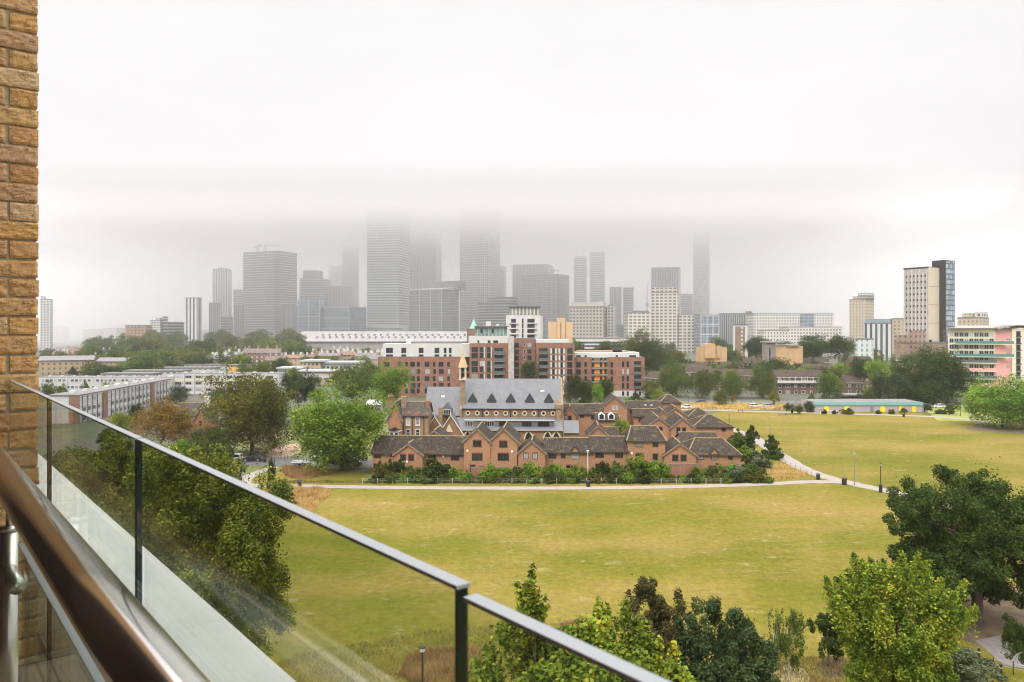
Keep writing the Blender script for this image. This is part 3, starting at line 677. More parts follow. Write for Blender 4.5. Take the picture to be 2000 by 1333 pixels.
# white tower behind, sand coloured block, copper spire
r = ablock('white_apartment_tower', 'white block of flats with recessed balconies rising behind the brick flats', 988, 1056, 616, 420, 16, M_white)
pbox(r, 'penthouse', 995, 1054, 600, 615.8, 2, 13, facade('cream_glazed', (.62, .60, .48), (.14, .16, .14), 2.0, 9, .6, 1.1)); pbox(r, 'roof_edge', 993, 1056, 598, 600, 1, 14, M_roofgrey)
pbox(r, 'stair_tower', 1053, 1060, 618, 690, 1, 8, M_white)
for y in (627, 637, 647, 657, 667): pwin(r, 1003, y, 9, 7, 3, 1, M_dfr); pwin(r, 1021, y, 3, 9, 1, 1, M_dfr); pwin(r, 1037, y, 14, 7, 4, 1, M_dfr)
for y in (632, 642.5, 653): balc(r, 995, 1012, y, 1.2, 1.0, M_white, M_white); balc(r, 1030, 1048, y, 1.2, 1.0, M_white, M_white)
M_sand = mat('sandstone_render', (.62, .42, .24), .8, var=.05, vs=.2)
r = ablock('sandstone_block', 'plain sand coloured block with a taller centre shaft beside the white flats', 1072, 1118, 629, 480, 14, M_sand, cat='building')
pbox(r, 'shaft', 1088, 1104, 621, 690, -.8, 6, M_sand); pbox(r, 'window_strip', 1094.5, 1096, 630, 685, -.83, -.8, M_dark)
for x in (1087.4, 1104.2): pbox(r, 'joint', x, x + .6, 629, 690, -.05, -.001, M_dark)
r = ablock('church_tower', 'brown brick church tower with a green copper spire behind the flats', 912, 930, 643, 400, 5, brickmat('tower_brown_brick', (.22, .12, .09), (.27, .15, .11), (.2, .16, .13)), cat='church tower')
b = MB(); X, Z = at(r, 927, 643); b.lathe([(2.3, Z + .3), (1.9, Z + .8), (.05, Z + 5.3)], mat('copper_green', (.32, .62, .45), .6, var=.1), 4, (X - .6, 2.5)); b.build('spire', r)
# ---------------------------------------------------------------- pink flats at right
M_pink = mat('pink_render', (.72, .38, .36), .75, var=.05, vs=.15); M_creamr = mat('cream_render', (.72, .66, .56), .75, var=.05, vs=.15)
M_teal = mat('teal_panel', (.07, .22, .20), .5, var=.1)
DP = 300; r = empty('pink_flats', (px(1943, DP), DP, 0), 0, 'pink and cream block of flats with teal balconies and a curved roof at right', 'flats'); r['_D'] = DP
wl = px(1866, DP) - px(1943, DP)
b = MB(); b.prism([(wl, 5), (-8.2, 14), (14, 18), (6.2, 0), (0, 0)], 0, pz(643, DP), M_creamr); b.build('wall', r)
X0, Z0 = at(r, 1943, 640)
b = MB(); b.box(.01, px(1973, DP) - px(1943, DP), -.25, -.001, 0, pz(645, DP), M_pink); b.build('pink_wall', r)
x2 = px(1973, DP) - px(1943, DP); x3 = px(1997, DP) - px(1943, DP)
b = MB(); b.box(x2, x3, -1.2, 10, 0, pz(642, DP), M_creamr); b.build('stair_tower', r)
b = MB(); b.box(x3 + .01, x3 + 14, -.2, 10, 0, pz(648, DP), M_pink); b.build('pink_wall', r)
b = MB(); prof = [(x2 - 6 + i * 1.3, pz(646, DP) + 1.75 * math.sin(min(1, (i + .5) / 11) * math.pi * .8)) for i in range(13)]
b.xprism(prof + [(x, z + .35) for x, z in reversed(prof)], -2.2, 12, M_roofgrey); b.build('curved_roof', r)
b = MB(); b.prism([(wl - 1, 3.4), (-8.6, 15.5), (14, 19), (8, -1), (0, -1.2)], pz(643, DP) + .01, pz(641, DP), M_roofgrey); b.prism([(wl + 4, 7), (-6, 15), (6, 17), (5, 3)], pz(641, DP) + .01, pz(636, DP), M_creamr); b.build('roof', r)
fl = [654, 666, 678, 690, 703, 717, 731, 746, 760, 774]
for j, y in enumerate(fl):
    for i in range(9):
        t = (i + .5) / 9; X = wl * (1 - t); Y = 5 * (1 - t)
        w_ = win(r, X * .96 - .3, Y * .98 - .02, pz(y, DP), 1.5, 1.7, 2, 1, M_wfr, M_pane if (i + j) % 4 else M_paneL); w_.rotation_euler = (0, 0, math.atan2(-5, -wl))
for j, y in ((0, 672), (1, 697)):
    zz = pz(y, DP); b = MB()
    b.prism([(wl * .9, 4.4), (wl * .9, 2.6), (5.5, -3.2), (3.2, -.3), (0, -.05)], zz - .25, zz, M_creamr); o = b.build('balcony', r)
    b = MB(); b.prism([(wl * .9, 2.72), (wl * .9, 2.6), (5.5, -3.2), (5.3, -3.0)], zz + .01, zz + 1.05, M_teal); b.build('railing', o)
for j, y in enumerate((709, 725, 740, 755, 770)):
    zz = pz(y, DP); b = MB(); b.prism([(wl * .8, 3.9), (wl * .8, 2.8), (0, -1.4), (0, -.1)], zz - .3, zz, M_creamr); o = b.build('balcony', r)
    b = MB(); b.prism([(wl * .8, 2.9), (wl * .8, 2.8), (0, -1.4), (0, -1.3)], zz + .01, zz + 1.1, M_pink if j % 2 else M_balg); b.build('railing', o)
for y in (663, 690, 717):
    for x in (1966, 1970): win(r, px(x, DP) - px(1943, DP), -.25, pz(y, DP), .6, .5, 1, 1, M_wfr)
    win(r, px(2003, DP) - px(1943, DP), -.2, pz(y, DP), .6, .5, 1, 1, M_wfr)
for k in range(7): y = 652 + k * 13.3; o = win(r, px(1985, DP) - px(1943, DP), -1.2, pz(y, DP), 1.6, 1.8, 2, 1, M_dfr); bb = MB(); bb.box(-.95, .95, -.5, -.06, -1.35, -.95, M_dfr); bb.build('railing', o)
sc = empty('scaffolding', (px(1853, DP + 8), DP + 8, 0), 0, 'grey tube scaffolding wrapping the left end of the pink flats', 'scaffolding')
b = MB()
for i in range(5):
    for k in range(2): b.tube([(i * 1.1 - 1, k * 1.6, 0), (i * 1.1 - 1, k * 1.6, 29 + i % 2)], .09, M_steel, 4)
for z in range(2, 29, 2):
    for k in range(2): b.tube([(-1.3, k * 1.6, z), (3.9, k * 1.6, z)], .08, M_steel, 4)
b.build('tubes', sc)
b = MB()
for z in range(2, 29, 2): b.box(-1.2, 3.8, .1, 1.5, z + .1, z + .18, mat('scaffold_board', (.25, .2, .15)))
b.build('boards', sc)
# ---------------------------------------------------------------- white slab estate at left
M_wpan = mat('white_panel', (.48, .48, .49), .6, var=.05, vs=.4); M_stair = brickmat('stair_brown_brick', (.20, .105, .07), (.25, .135, .09), (.2, .16, .13))
f_slab = facade('white_slab_far', (.55, .54, .52), (.12, .14, .16), 3.1, 2.8, .55, .42)
A = Vector((-132.8, 236)); Bp = Vector((-138.7, 312)); Lx = (Bp - A).length; ang = math.atan2(Bp.y - A.y, Bp.x - A.x)
# root: local x runs along the facade away from us, local y to the left
r = empty('white_slab_flats', (A.x, A.y, 0), ang, 'long white slab of flats with two brown brick stair cores, running away at left', 'flats')
b = MB(); b.box(0, Lx, 0, 9, 0, 8.5, M_wpan); b.build('wall', r)
b = MB(); b.box(-.01 - .15, 0, -.0, 3.2, 0, 8.6, M_stair); b.build('end_wall', r)
b = MB(); b.box(-.3, Lx + .2, -.25, 9.2, 8.51, 8.85, M_roofgrey); b.build('roof', r)
for i in range(9): b = MB(); b.box(5 + i * 8, 6.6 + i * 8, 4, 5.5, 8.86, 9.6, M_white); b.build('roof_vent', r)
for s0 in (15, 55):
    b = MB(); b.box(s0, s0 + 3.2, -.5, -.001, 0, 8.7, M_stair); b.build('stair_core', r)
for k in range(3):
    b = MB(); b.box(0, Lx, -.16, -.001, 8.35 - k * 2.8 - .25, 8.35 - k * 2.8, M_white); b.build('floor_band', r)
n = 22
for i in range(n):
    x = 1.8 + i * (Lx - 3) / n
    if any(s0 - 1.2 < x < s0 + 4.4 for s0 in (15, 55)): continue
    for k in range(3):
        o = win(r, x + 1.0, -.0, 6.9 - k * 2.8, 2.0, 1.3, 3, 1, M_wfr, M_pane if (i * 3 + k) % 3 else M_paneL, t=.1)
    b = MB(); b.box(x - .55, x - .35, -.32, -.17, 0, 8.3, M_dfr); b.build('mullion', r)
r = ablock('white_slab_flats', 'long low white slab of flats facing us, furthest left beside the pier', 76, 332, 738, 336, 10, M_wpan)
for i in range(30):
    for k in range(2): pwin(r, 84 + i * 8.2, 743.5 + k * 13, 5.6, 5, 3, 1, M_wfr, M_pane if (i + k) % 3 else M_paneL)
for x in (130, 196, 262, 310): pbox(r, 'party_wall', x, x + 1.5, 737, 775, -.5, -.001, M_white)
for i in range(10): pbox(r, 'roof_vent', 84 + i * 24, 88 + i * 24, 735, 737, 4, 5, M_white)
r = ablock('white_slab_flats', 'white and pale yellow slab of flats with open balconies, right of the angled slab', 338, 545, 731, 340, 10, M_wpan)
M_ylw = mat('pale_yellow_panel', (.66, .58, .40), .7, var=.05)
for i in range(10):
    x = 350 + i * 20
    for k in range(3): pwin(r, x - 2, 736.5 + k * 12.5, 12, 5.5, 4, 1, M_wfr, M_pane if (i + k) % 4 else M_paneL); pbox(r, 'spandrel', x - 9.5, x + 9, 740.5 + k * 12.5, 744.5 + k * 12.5, -.12, -.001, M_ylw if k == 0 else M_white)
    pbox(r, 'party_wall', x - 11, x - 9.8, 730, 778, -.6, -.001, M_white)
pbox(r, 'end_wall', 327, 338, 735, 785, 0, 10, mat('beige_end_wall', (.58, .54, .44)))
for i in range(6): pbox(r, 'roof_vent', 352 + i * 34, 358 + i * 34, 727.5, 730, 4, 5, M_white)
def farslab(label, x0, x1, yt, D, dep, m, xs=None, roofm=None, pitch=0, name='flats', cat='flats'):
    r = block(name, label, x0, x1, yt, D, dep, m, xs, cat=cat)
    if pitch:
        w, h, d = r['_w'], r['_h'], r['_d']
        b = MB(); b.yprism([(-.5, h + .92), (d / 2, h + pitch), (d + .5, h + .92)], -w - .5, .5, roofm or M_roofgrey); b.build('pitched_roof', r)
    return r
for k, (x0, x1, yt, D) in enumerate(((196, 300, 733, 372), (240, 360, 727, 400), (300, 420, 721, 440), (360, 470, 715, 480))):
    farslab(('pale flat-roofed row behind the angled slab, nearest of its steps', 'pale flat-roofed row, second step behind the angled slab', 'pale flat-roofed row, third step behind the angled slab', 'pale flat-roofed row, farthest step behind the angled slab')[k], x0, x1, yt, D, 9, f_slab)
farslab('long tan brick school-like building with a grey pitched roof at far left', 76, 182, 706, 500, 14, f_tanfar, 186, mat('slate_far', (.17, .16, .16)), 3.6, 'tan_brick_building', 'building')
farslab('right part of the long tan brick building, behind the round tree', 186, 244, 709, 505, 14, f_tanfar, None, mat('slate_far', (.17, .16, .16)), 3.2, 'tan_brick_building', 'building')
farslab('low building with a wide grey pitched roof right of the big round tree', 300, 352, 711, 520, 22, f_brickfar, 366, mat('slate_far', (.17, .16, .16)), 4, 'grey_roofed_building', 'building')
farslab('orange yellow rendered block with a flat dark roof edge among the terraces', 444, 480, 716, 430, 10, mat('ochre_render', (.68, .42, .14)), 492, name='ochre_block', cat='building')
farslab('small white flat-roofed house before the wooded park', 360, 384, 699, 540, 10, M_white, 392, name='white_house', cat='house')
# yellow brick flats with shallow metal roofs
M_yb = brickmat('yellow_brick', (.50, .36, .18), (.56, .41, .22), (.5, .42, .3)); M_zinc = mat('zinc_roof', (.40, .42, .42), .5, .2, var=.08, vs=.3)
r = ablock('yellow_brick_flats', 'yellow brick flats with a shallow metal roof and white top storey behind the trees', 584, 672, 728, 395, 14, M_yb, roof=M_zinc)
pbox(r, 'roof', 580, 676, 724, 727, -1, 15, M_zinc)
for i in range(8):
    for k, y in enumerate((733, 745, 757, 768)): pwin(r, 591 + i * 11, y, 5, 6, 2, 1, M_wfr, M_paneL if (i + k) % 5 == 0 else M_pane)
pbox(r, 'top_storey', 584, 672, 728, 739, -.08, -.001, M_white)
for k in range(3): balc(r, 634, 646, 742 + k * 13, 4)
r = ablock('yellow_brick_flats', 'taller stepped yellow brick flats with a pale metal roof, behind the lower one', 590, 626, 708, 430, 14, M_yb, roof=M_zinc); pbox(r, 'roof', 586, 634, 704, 707, -1, 15, M_zinc)
for i in range(4): pwin(r, 595 + i * 8, 712, 4, 5, 2, 1, M_wfr); pwin(r, 595 + i * 8, 722, 4, 5, 2, 1)
r = ablock('yellow_brick_flats', 'long pale-fronted flats with a low metal roof left of the red brick flats', 626, 700, 711, 432, 14, M_wpan, roof=M_zinc); pbox(r, 'roof', 624, 704, 707, 710.5, -1, 15, M_zinc)
for i in range(8): pwin(r, 632 + i * 8.5, 718, 5, 5, 2, 1, M_wfr); pwin(r, 632 + i * 8.5, 729, 5, 5, 2, 1)
r = ablock('yellow_brick_flats', 'low pale block with a wide metal roof at the left end of the yellow flats', 542, 588, 722, 420, 14, M_wpan, roof=M_zinc); pbox(r, 'roof', 540, 592, 718, 721.5, -1, 15, M_zinc)
for i in range(5): pwin(r, 548 + i * 9, 728, 5, 5, 2, 1)
# ---------------------------------------------------------------- far terraces with chimneys
M_slate = [mat('slate_%s' % n_, c, .85, var=.2, vs=.4) for n_, c in (('brown', (.15, .11, .09)), ('grey', (.16, .15, .15)), ('dull_red', (.20, .12, .085)))]
M_fb = [f_brickfar, f_tanfar, facade('terrace_brown_brick', (.24, .16, .12), (.45, .44, .42), 3.4, 2.8, .32, .4), facade('terrace_beige', (.50, .40, .28), (.2, .2, .2), 3.2, 2.8, .35, .45)]
def terrace(label, x, y_eave, D, wpx, rot=0., wall=0, roof=0, dep=8, pitch=2.2, chim=2, group=None, name='terraced_row'):
    w = wpx / F * D; h = pz(y_eave, D); r = empty(name, (px(x, D), D, 0), R(rot), label, 'terrace', group); REC.setdefault(group, []).append((r, x, D, ('red-brown', 'tan', 'brown', 'beige')[wall]))
    b = MB(); b.yprism([(0, 0), (dep, 0), (dep, h), (dep / 2, h + pitch - .1), (0, h)], -w/2, w/2, M_fb[wall]); b.build('wall', r)
    b = MB(); b.slab((-w/2 - .3, -.4, h - .1), (w/2 + .3, -.4, h - .1), (w/2 + .3, dep/2, h + pitch), (-w/2 - .3, dep/2, h + pitch), .15, M_slate[roof])
    b.slab((w/2 + .3, dep + .4, h - .1), (-w/2 - .3, dep + .4, h - .1), (-w/2 - .3, dep/2, h + pitch), (w/2 + .3, dep/2, h + pitch), .15, M_slate[roof]); b.build('roof', r)
    for i in range(chim):
        cx = -w/2 + (i + .5) * w / chim; b = MB(); b.box(cx - .7, cx + .7, dep/2 - .5, dep/2 + .5, h + pitch * .6, h + pitch + 1.6, M_white if wall in (0, 3) else M_fb[wall]); o = b.build('chimney', r)
        b = MB(); [b.tube([(cx - .4 + .4 * q, dep/2, h + pitch + 1.61), (cx - .4 + .4 * q, dep/2, h + pitch + 2.1)], .14, M_white, 5) for q in range(3)]; b.build('pots', o)
    return r
rt = random.Random(3)
gL = 'terraces between the wooded park and the flats'
for k in range(46):
    D = rt.uniform(470, 780); x = rt.uniform(400, 900)
    if D < 560 and x > 560 and x < 720: D += 90
    terrace('old brick terrace with chimneys in the hazy streets left of centre', x, CY + (H - rt.uniform(6.5, 9)) * F / D, D, rt.uniform(30, 64) * 560 / D, rt.uniform(-12, 12), rt.choice([0, 1, 2, 3, 3]), rt.randrange(3), rt.uniform(7, 10), rt.uniform(2, 3), rt.randint(1, 4), gL)
for k in range(14):
    D = rt.uniform(560, 900); x = rt.uniform(80, 300)
    terrace('small hazy terrace beyond the tan brick building at far left', x, CY + (H - rt.uniform(6, 9)) * F / D, D, rt.uniform(24, 50) * 560 / D, rt.uniform(-12, 12), rt.choice([0, 3, 2]), rt.randrange(3), 8, 2.4, rt.randint(1, 3), 'far terraces at left')
terrace('long brown brick terrace with white chimney stacks before the wooded park', 510, 690, 545, 72, 3, 2, 0, 9, 3, 4)
terrace('brown brick terrace with paired white chimneys left of the long one', 452, 695, 540, 40, -4, 0, 1, 9, 2.6, 2)
# brown estate at right: dark roofs with white window bands
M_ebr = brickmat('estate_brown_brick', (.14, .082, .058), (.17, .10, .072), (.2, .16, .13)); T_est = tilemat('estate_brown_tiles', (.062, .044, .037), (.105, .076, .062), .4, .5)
def estate(label, x, yr, D, wpx, rot=0., floors=2, group=None):
    w = wpx / F * D; pitch = 2.8; h = pz(yr, D) - pitch; r = empty('brown_maisonettes', (px(x, D), D, 0), R(rot), label, 'maisonettes', group); REC.setdefault(group, []).append((r, x, D, 'brown'))
    b = MB(); b.yprism([(0, 0), (9, 0), (9, h), (4.5, h + pitch - .15), (0, h)], -w/2, w/2, M_ebr); b.build('wall', r)
    b = MB(); b.slab((-w/2 - .3, -.5, h - .1), (w/2 + .3, -.5, h - .1), (w/2 + .3, 4.5, h + pitch), (-w/2 - .3, 4.5, h + pitch), .15, T_est)
    b.slab((w/2 + .3, 9.5, h - .1), (-w/2 - .3, 9.5, h - .1), (-w/2 - .3, 4.5, h + pitch), (w/2 + .3, 4.5, h + pitch), .15, T_est); b.build('roof', r)
    b = MB(); b.box(-w/2, w/2, -.62, -.51, h - .35, h - .12, M_wfr); b.build('fascia', r)
    n = max(2, int(w / 3.4))
    for f_ in range(floors):
        for i in range(n):
            if f_ * 2.7 < h - 1.5: win(r, -w/2 + (i + .5) * w / n, 0, h - 1.5 - f_ * 2.7, 1.9 if i % 2 else 1.1, 1.2, 3 if i % 2 else 1, 1, M_wfr, M_paneL if (i + f_) % 3 == 0 else M_pane, t=.12)
    return r
r = estate('brown maisonettes with a long white access balcony, facing the park', 1562, 724, 345, 92, 0, 4)
b = MB(); w = 92 / F * 345; b.box(-w/2, w/2, -1.3, -.001, 4.6, 4.8, M_roofgrey); o = b.build('balcony', r); b = MB(); b.box(-w/2, w/2, -1.34, -1.28, 4.81, 5.9, M_white); b.build('railing', o)
for i in range(8): b = MB(); xx = -w/2 + .4 + i * w / 8.1; b.box(xx, xx + .15, -1.27, -1.1, 5.9, 7.6, M_wfr); b.build('post', r)
estate('short brown house block with white windows, right end of the maisonettes', 1668, 735, 345, 34, 0, 3)
estate('brown maisonettes with a white window band, behind the row of round trees', 1430, 722, 365, 84, 0, 3)
estate('brown roofed block behind the maisonettes with a white band', 1600, 712, 395, 60, 0, 2)
gE = 'brown roofs packed behind the maisonettes'
re_ = random.Random(8)
for k in range(20):
    D = re_.uniform(385, 560); x = re_.uniform(1335, 1700)
    estate('dark brown tiled roof and white windows among trees, behind the park-side maisonettes', x, CY + (H - re_.uniform(9, 11)) * F / D, D, re_.uniform(34, 70) * 400 / D, re_.uniform(-8, 8), 2, gE)
estate('long dark roof stepping down right of the red brick flats', 1276, 727, 380, 34, -42, 2)
M_och = mat('ochre_concrete', (.55, .36, .19), .85, var=.12, vs=.4); M_conc = mat('weathered_concrete', (.26, .23, .20), .9, var=.2, vs=.5)
r = ablock('ochre_hall', 'ochre brick hall with rounded turrets among the trees right of the flats', 1370, 1420, 679, 470, 14, M_och, cat='building')
pbox(r, 'turret', 1376, 1396, 672, 700, -1.5, 8, M_och); pbox(r, 'turret', 1400, 1406, 676, 700, -1, 2, M_och)
r = ablock('concrete_church', 'ochre and dark concrete church with a slit tower among the trees', 1510, 1568, 677, 450, 14, M_och, cat='church')
pbox(r, 'tower', 1496, 1514, 670, 710, -1, 7, M_conc); pbox(r, 'opening', 1501, 1504, 680, 712, -1.05, -1, M_dark); pbox(r, 'roof_slab', 1494, 1530, 667.5, 670, -2, 9, M_conc); pbox(r, 'roof_slab', 1535, 1560, 674, 677, -1, 12, M_conc)
# ---------------------------------------------------------------- turquoise topped lido building
DL = 268; r = ablock('park_pavilion', 'long low park building with a turquoise fascia and yellow doors', 1590, 1801, 787, DL, 12, mat('grey_lilac_render', (.42, .36, .36), var=.06), cat='pavilion')
pbox(r, 'fascia', 1589, 1801.5, 785.5, 792, -.35, -.001, mat('turquoise_fascia', (.20, .42, .42), .5, var=.04)); 
M_yel = mat('yellow_door', (.85, .68, .02), .5, var=.03)
for x, w_ in ((1614, 9), (1653, 8), (1724, 9), (1760, 8), (1785, 7)): pbox(r, 'door', x - w_/2, x + w_/2, 794, 806, -.12, -.001, M_yel)
pbox(r, 'door', 1700, 1706, 795, 807, -.1, -.001, M_steel)
# viaduct-like low sheds behind
r = ablock('garage_row', 'row of dull red garages with a pale roof behind the turquoise building', 1668, 1722, 774, 322, 6, M_rb2, cat='garages'); pbox(r, 'roof', 1645, 1724, 771, 774, -1, 8, M_roofgrey)
for i in range(6): pbox(r, 'door', 1670 + i * 8.5, 1676.5 + i * 8.5, 776, 782, -.06, -.001, mat('maroon_door', (.2, .06, .05)))
# ---------------------------------------------------------------- brick estate in front
M_eb = brickmat('estate_orange_brick', (.34, .160, .080), (.43, .212, .108), (.32, .24, .17), var=.14)
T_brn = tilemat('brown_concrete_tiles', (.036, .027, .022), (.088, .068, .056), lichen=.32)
M_ridge = mat('lichen_ridge', (.26, .20, .10), .9, var=.35, vs=2.)
M_fascia = mat('dark_fascia', (.045, .03, .025), .6)
M_verge = mat('verge_trim', (.22, .17, .13), .8, var=.3, vs=2)
M_alarm = mat('alarm_white', (.8, .8, .76), .5)
YAW = R(-3.5)
HOUSES = {}
def house(key, label, x0, x1, ye, yr, D, dep, kind='side', wins=(), base_y=None, ov=.3, roof=None, wall=None, bell=(), hipf=.5, cat='house', name='brick_house', ridge=True, frame=None, yaw=YAW):
    """x0..x1, eave row, ridge or apex row in photo pixels on the front plane at distance D"""
    rt_ = roof or T_brn; wm = wall or M_eb
    xm = (x0 + x1) / 2; r = empty(name, (px(xm, D), D, 0), yaw, label, cat); w = px(x1, D) - px(x0, D); a = w / 2
    r['_D'] = D; r['_xm'] = xm; h = pz(ye, D)
    HOUSES[key] = r; b = MB(); t = .14
    if kind == 'side':
        zr = pz(yr, D + dep / 2); b.yprism([(0, 0), (dep, 0), (dep, h), (dep / 2, zr - .12), (0, h)], -a, a, wm); b.build('wall', r)
        b = MB(); k = (zr - h) / (dep / 2); e = h - k * ov
        b.slab((-a - ov, -ov, e), (a + ov, -ov, e), (a + ov, dep/2, zr), (-a - ov, dep/2, zr), t, rt_, M_fascia)
        b.slab((a + ov, dep + ov, e), (-a - ov, dep + ov, e), (-a - ov, dep/2, zr), (a + ov, dep/2, zr), t, rt_, M_fascia); b.build('roof', r)
        b = MB(); b.tube([(-a - ov, dep/2, zr + .16), (a + ov, dep/2, zr + .16)], .13, M_ridge, 6); b.build('ridge', r)
        b = MB(); b.box(-a - ov, a + ov, -ov - .12, -ov - .001, e - .08, e + .10, M_fascia); b.build('gutter', r)
    elif kind == 'gable':
        zr = pz(yr, D); b.xprism([(-a, 0), (a, 0), (a, h), (0, zr - .12), (-a, h)], 0, dep, wm); b.build('wall', r)
        b = MB(); k = (zr - h) / a; e = h - k * ov
        b.slab((a + ov, -ov, e), (a + ov, dep + ov, e), (0, dep + ov, zr), (0, -ov, zr), t, rt_, M_fascia)
        b.slab((-a - ov, dep + ov, e), (-a - ov, -ov, e), (0, -ov, zr), (0, dep + ov, zr), t, rt_, M_fascia); b.build('roof', r)
        b = MB(); b.tube([(0, -ov, zr + .16), (0, dep + ov, zr + .16)], .13, M_ridge, 6); b.build('ridge', r)
        b = MB()
        for s_ in (-1, 1): b.slab((s_ * (a + ov), -ov - .06, e - .16), (s_ * (a + ov), -ov - .001, e - .16), (0, -ov - .001, zr - .16), (0, -ov - .06, zr - .16), .28 * s_, M_verge)
        b.build('bargeboard', r)
    else:   # hip
        zr = pz(yr, D + dep / 2); rh = max(0.02, a - dep / 2) if hipf is None else a * hipf
        b.box(-a, a, 0, dep, 0, h, wm); b.build('wall', r); b = MB(); o = ov; e = h - .15
        c0, c1, c2, c3 = (-a-o, -o, e), (a+o, -o, e), (a+o, dep+o, e), (-a-o, dep+o, e); r0, r1 = (-rh, dep/2, zr), (rh, dep/2, zr)
        b.slab(c0, c1, r1, r0, .1, rt_, M_fascia); b.slab(c2, c3, r0, r1, .1, rt_, M_fascia)
        for p, q, s_ in ((c1, c2, r1), (c3, c0, r0)):
            p_, q_, s__ = Vector(p), Vector(q), Vector(s_); n_ = (q_ - p_).cross(s__ - p_).normalized() * .1; ee = (q_ - p_).normalized()
            b.face([p_ + n_, q_ + n_, s__ + n_], rt_, [((v - p_).dot(ee), ((v - p_) - ee * (v - p_).dot(ee)).length) for v in (p_, q_, s__)])
        b.build('roof', r)
        b = MB(); u = Vector((0, 0, .1)); b.tube([Vector(r0) + u, Vector(r1) + u], .14, M_ridge, 6)
        for c_, rr in ((c0, r0), (c1, r1), (c2, r1), (c3, r0)): b.tube([Vector(c_) + u, Vector(rr) + u], .11, M_ridge, 5)
        b.build('ridge', r); b = MB(); b.box(-a - o, a + o, -o - .12, -o - .001, e - .1, e + .1, M_fascia); b.build('gutter', r)
    for wd in wins:
        x, y, wp, hp, nx = wd[:5]; pale_pane = len(wd) > 5 and wd[5]
        fm = frame or M_brown
        win(r, px(x, D) - px(xm, D), -.001, pz(y, D), wp / F * D, hp / F * D, nx, 1, fm, M_paneL if pale_pane else M_pane, t=.09)
        if wm is M_eb: b = MB(); ww = wp / F * D; b.box(px(x, D) - px(xm, D) - ww/2 - .1, px(x, D) - px(xm, D) + ww/2 + .1, -.05, -.002, pz(y, D) + hp / F * D / 2 + .06, pz(y, D) + hp / F * D / 2 + .26, M_lintel); b.build('lintel', r)
    for x, y in bell: b = MB(); X, Z = px(x, D) - px(xm, D), pz(y, D); b.box(X - .17, X + .17, -.12, -.001, Z - .2, Z + .2, M_alarm); b.build('alarm_box', r)
    return r
M_lintel = mat('brick_lintel', (.27, .11, .07), .85, var=.15)
def gablet(r, x, yb, yt, wp, D, win_=None):
    """small gabled dormer flush with the front wall"""
    xm = r['_xm']; X = px(x, D) - px(xm, D); a = wp / 2 / F * D; zb, zt = pz(yb, D), pz(yt, D)
    b = MB(); b.xprism([(X - a, zb), (X + a, zb), (X, zt)], -.06, 1.6, M_eb); o = b.build('gablet', r)
    b = MB()
    for s_ in (-1, 1): b.slab((X + s_ * (a + .2), -.3 if s_ > 0 else 2.4, zb - .12), (X + s_ * (a + .2), 2.4 if s_ > 0 else -.3, zb - .12), (X, 2.4 if s_ > 0 else -.3, zt + .06), (X, -.3 if s_ > 0 else 2.4, zt + .06), .1, T_brn, M_fascia)
    b.build('roof', o)
W2 = 2
# front row, left to right
house('r1', 'long low brown-roofed brick house half hidden by the bright green tree', 726, 907, 886, 853, 152, 9, 'side',
      [(736, 891, 14, 9, 3), (844, 890, 16, 11, 2), (889, 893, 16, 11, 3), (736, 912, 15, 9, 2), (765, 889, 6, 8, 1)], bell=[(753, 888), (866, 891)])
house('r1g', 'projecting low brick gable with paired windows in front of the long low house', 770, 825, 888, 868, 150.6, 6, 'gable', [(787, 894, 10, 11, 1), (803, 894, 10, 11, 1)], bell=[(795, 902)])
r = house('r1d', 'brick cross gable with a half-round window on the long low roof', 828, 869, 858, 842, 157.5, 7, 'gable', [], ridge=True)
b = MB(); D_ = 157.5
pts = [(.9 * math.cos(t * math.pi / 8), -.04, pz(859, D_) + .85 * math.sin(t * math.pi / 8)) for t in range(9)]; b.face(pts[::-1], M_pane); b.build('window', r)
house('r2a', 'left one of the twin three-storey brick gables', 906, 957, 862, 838, 150, 10, 'gable',
      [(932, 867, 16, 12, 3), (932, 893, 20, 13, 4), (923, 916, 10, 14, 1), (941, 917, 9, 10, 2)], bell=[(913, 881)])
house('r2b', 'right one of the twin three-storey brick gables', 957, 1010, 862, 838, 150, 10, 'gable',
      [(983, 868, 15, 12, 2), (983, 893, 21, 13, 2)], bell=[(1000, 882)])
house('r3g', 'two-storey brick gable with paired white-curtained windows right of the twin gables', 1012, 1065, 885, 862, 150, 8, 'gable', [(1027, 891, 9, 11, 2, 1), (1045, 891, 9, 11, 2, 1)])
r = house('r3', 'two-storey brick house with a small gablet over one window', 1064, 1156, 884, 857, 151, 9, 'side',
      [(1079, 891, 15, 10, 3), (1100, 891, 8, 9, 1), (1123, 891, 15, 11, 4, 1), (1110, 912, 8, 5, 1), (1122, 913, 12, 6, 2)], bell=[(1092, 886)])
gablet(r, 1123, 884.5, 873, 20, 151)
house('r4', 'two-storey brick house with two dark windows left of the taller hipped house', 1155, 1226, 882, 854, 150.5, 9, 'side', [(1171, 889, 16, 11, 3), (1209, 889, 15, 11, 3), (1171, 911, 15, 7, 2)])
house('r5', 'tall brick house with a hipped brown roof and yellow lichen ridge', 1227, 1299, 861, 833, 150, 10, 'hip',
      [(1248, 868, 15, 11, 4, 1), (1280, 868, 10, 10, 1), (1249, 891, 15, 9, 4), (1280, 893, 10, 12, 1)], hipf=.72, bell=[(1234, 886)])
house('r6', 'brick gable with paired dark windows near the right end of the front row', 1297, 1359, 889, 867, 149, 9, 'gable', [(1319, 895, 11, 11, 2), (1335, 895, 11, 11, 1), (1328, 918, 22, 8, 2, 1)])
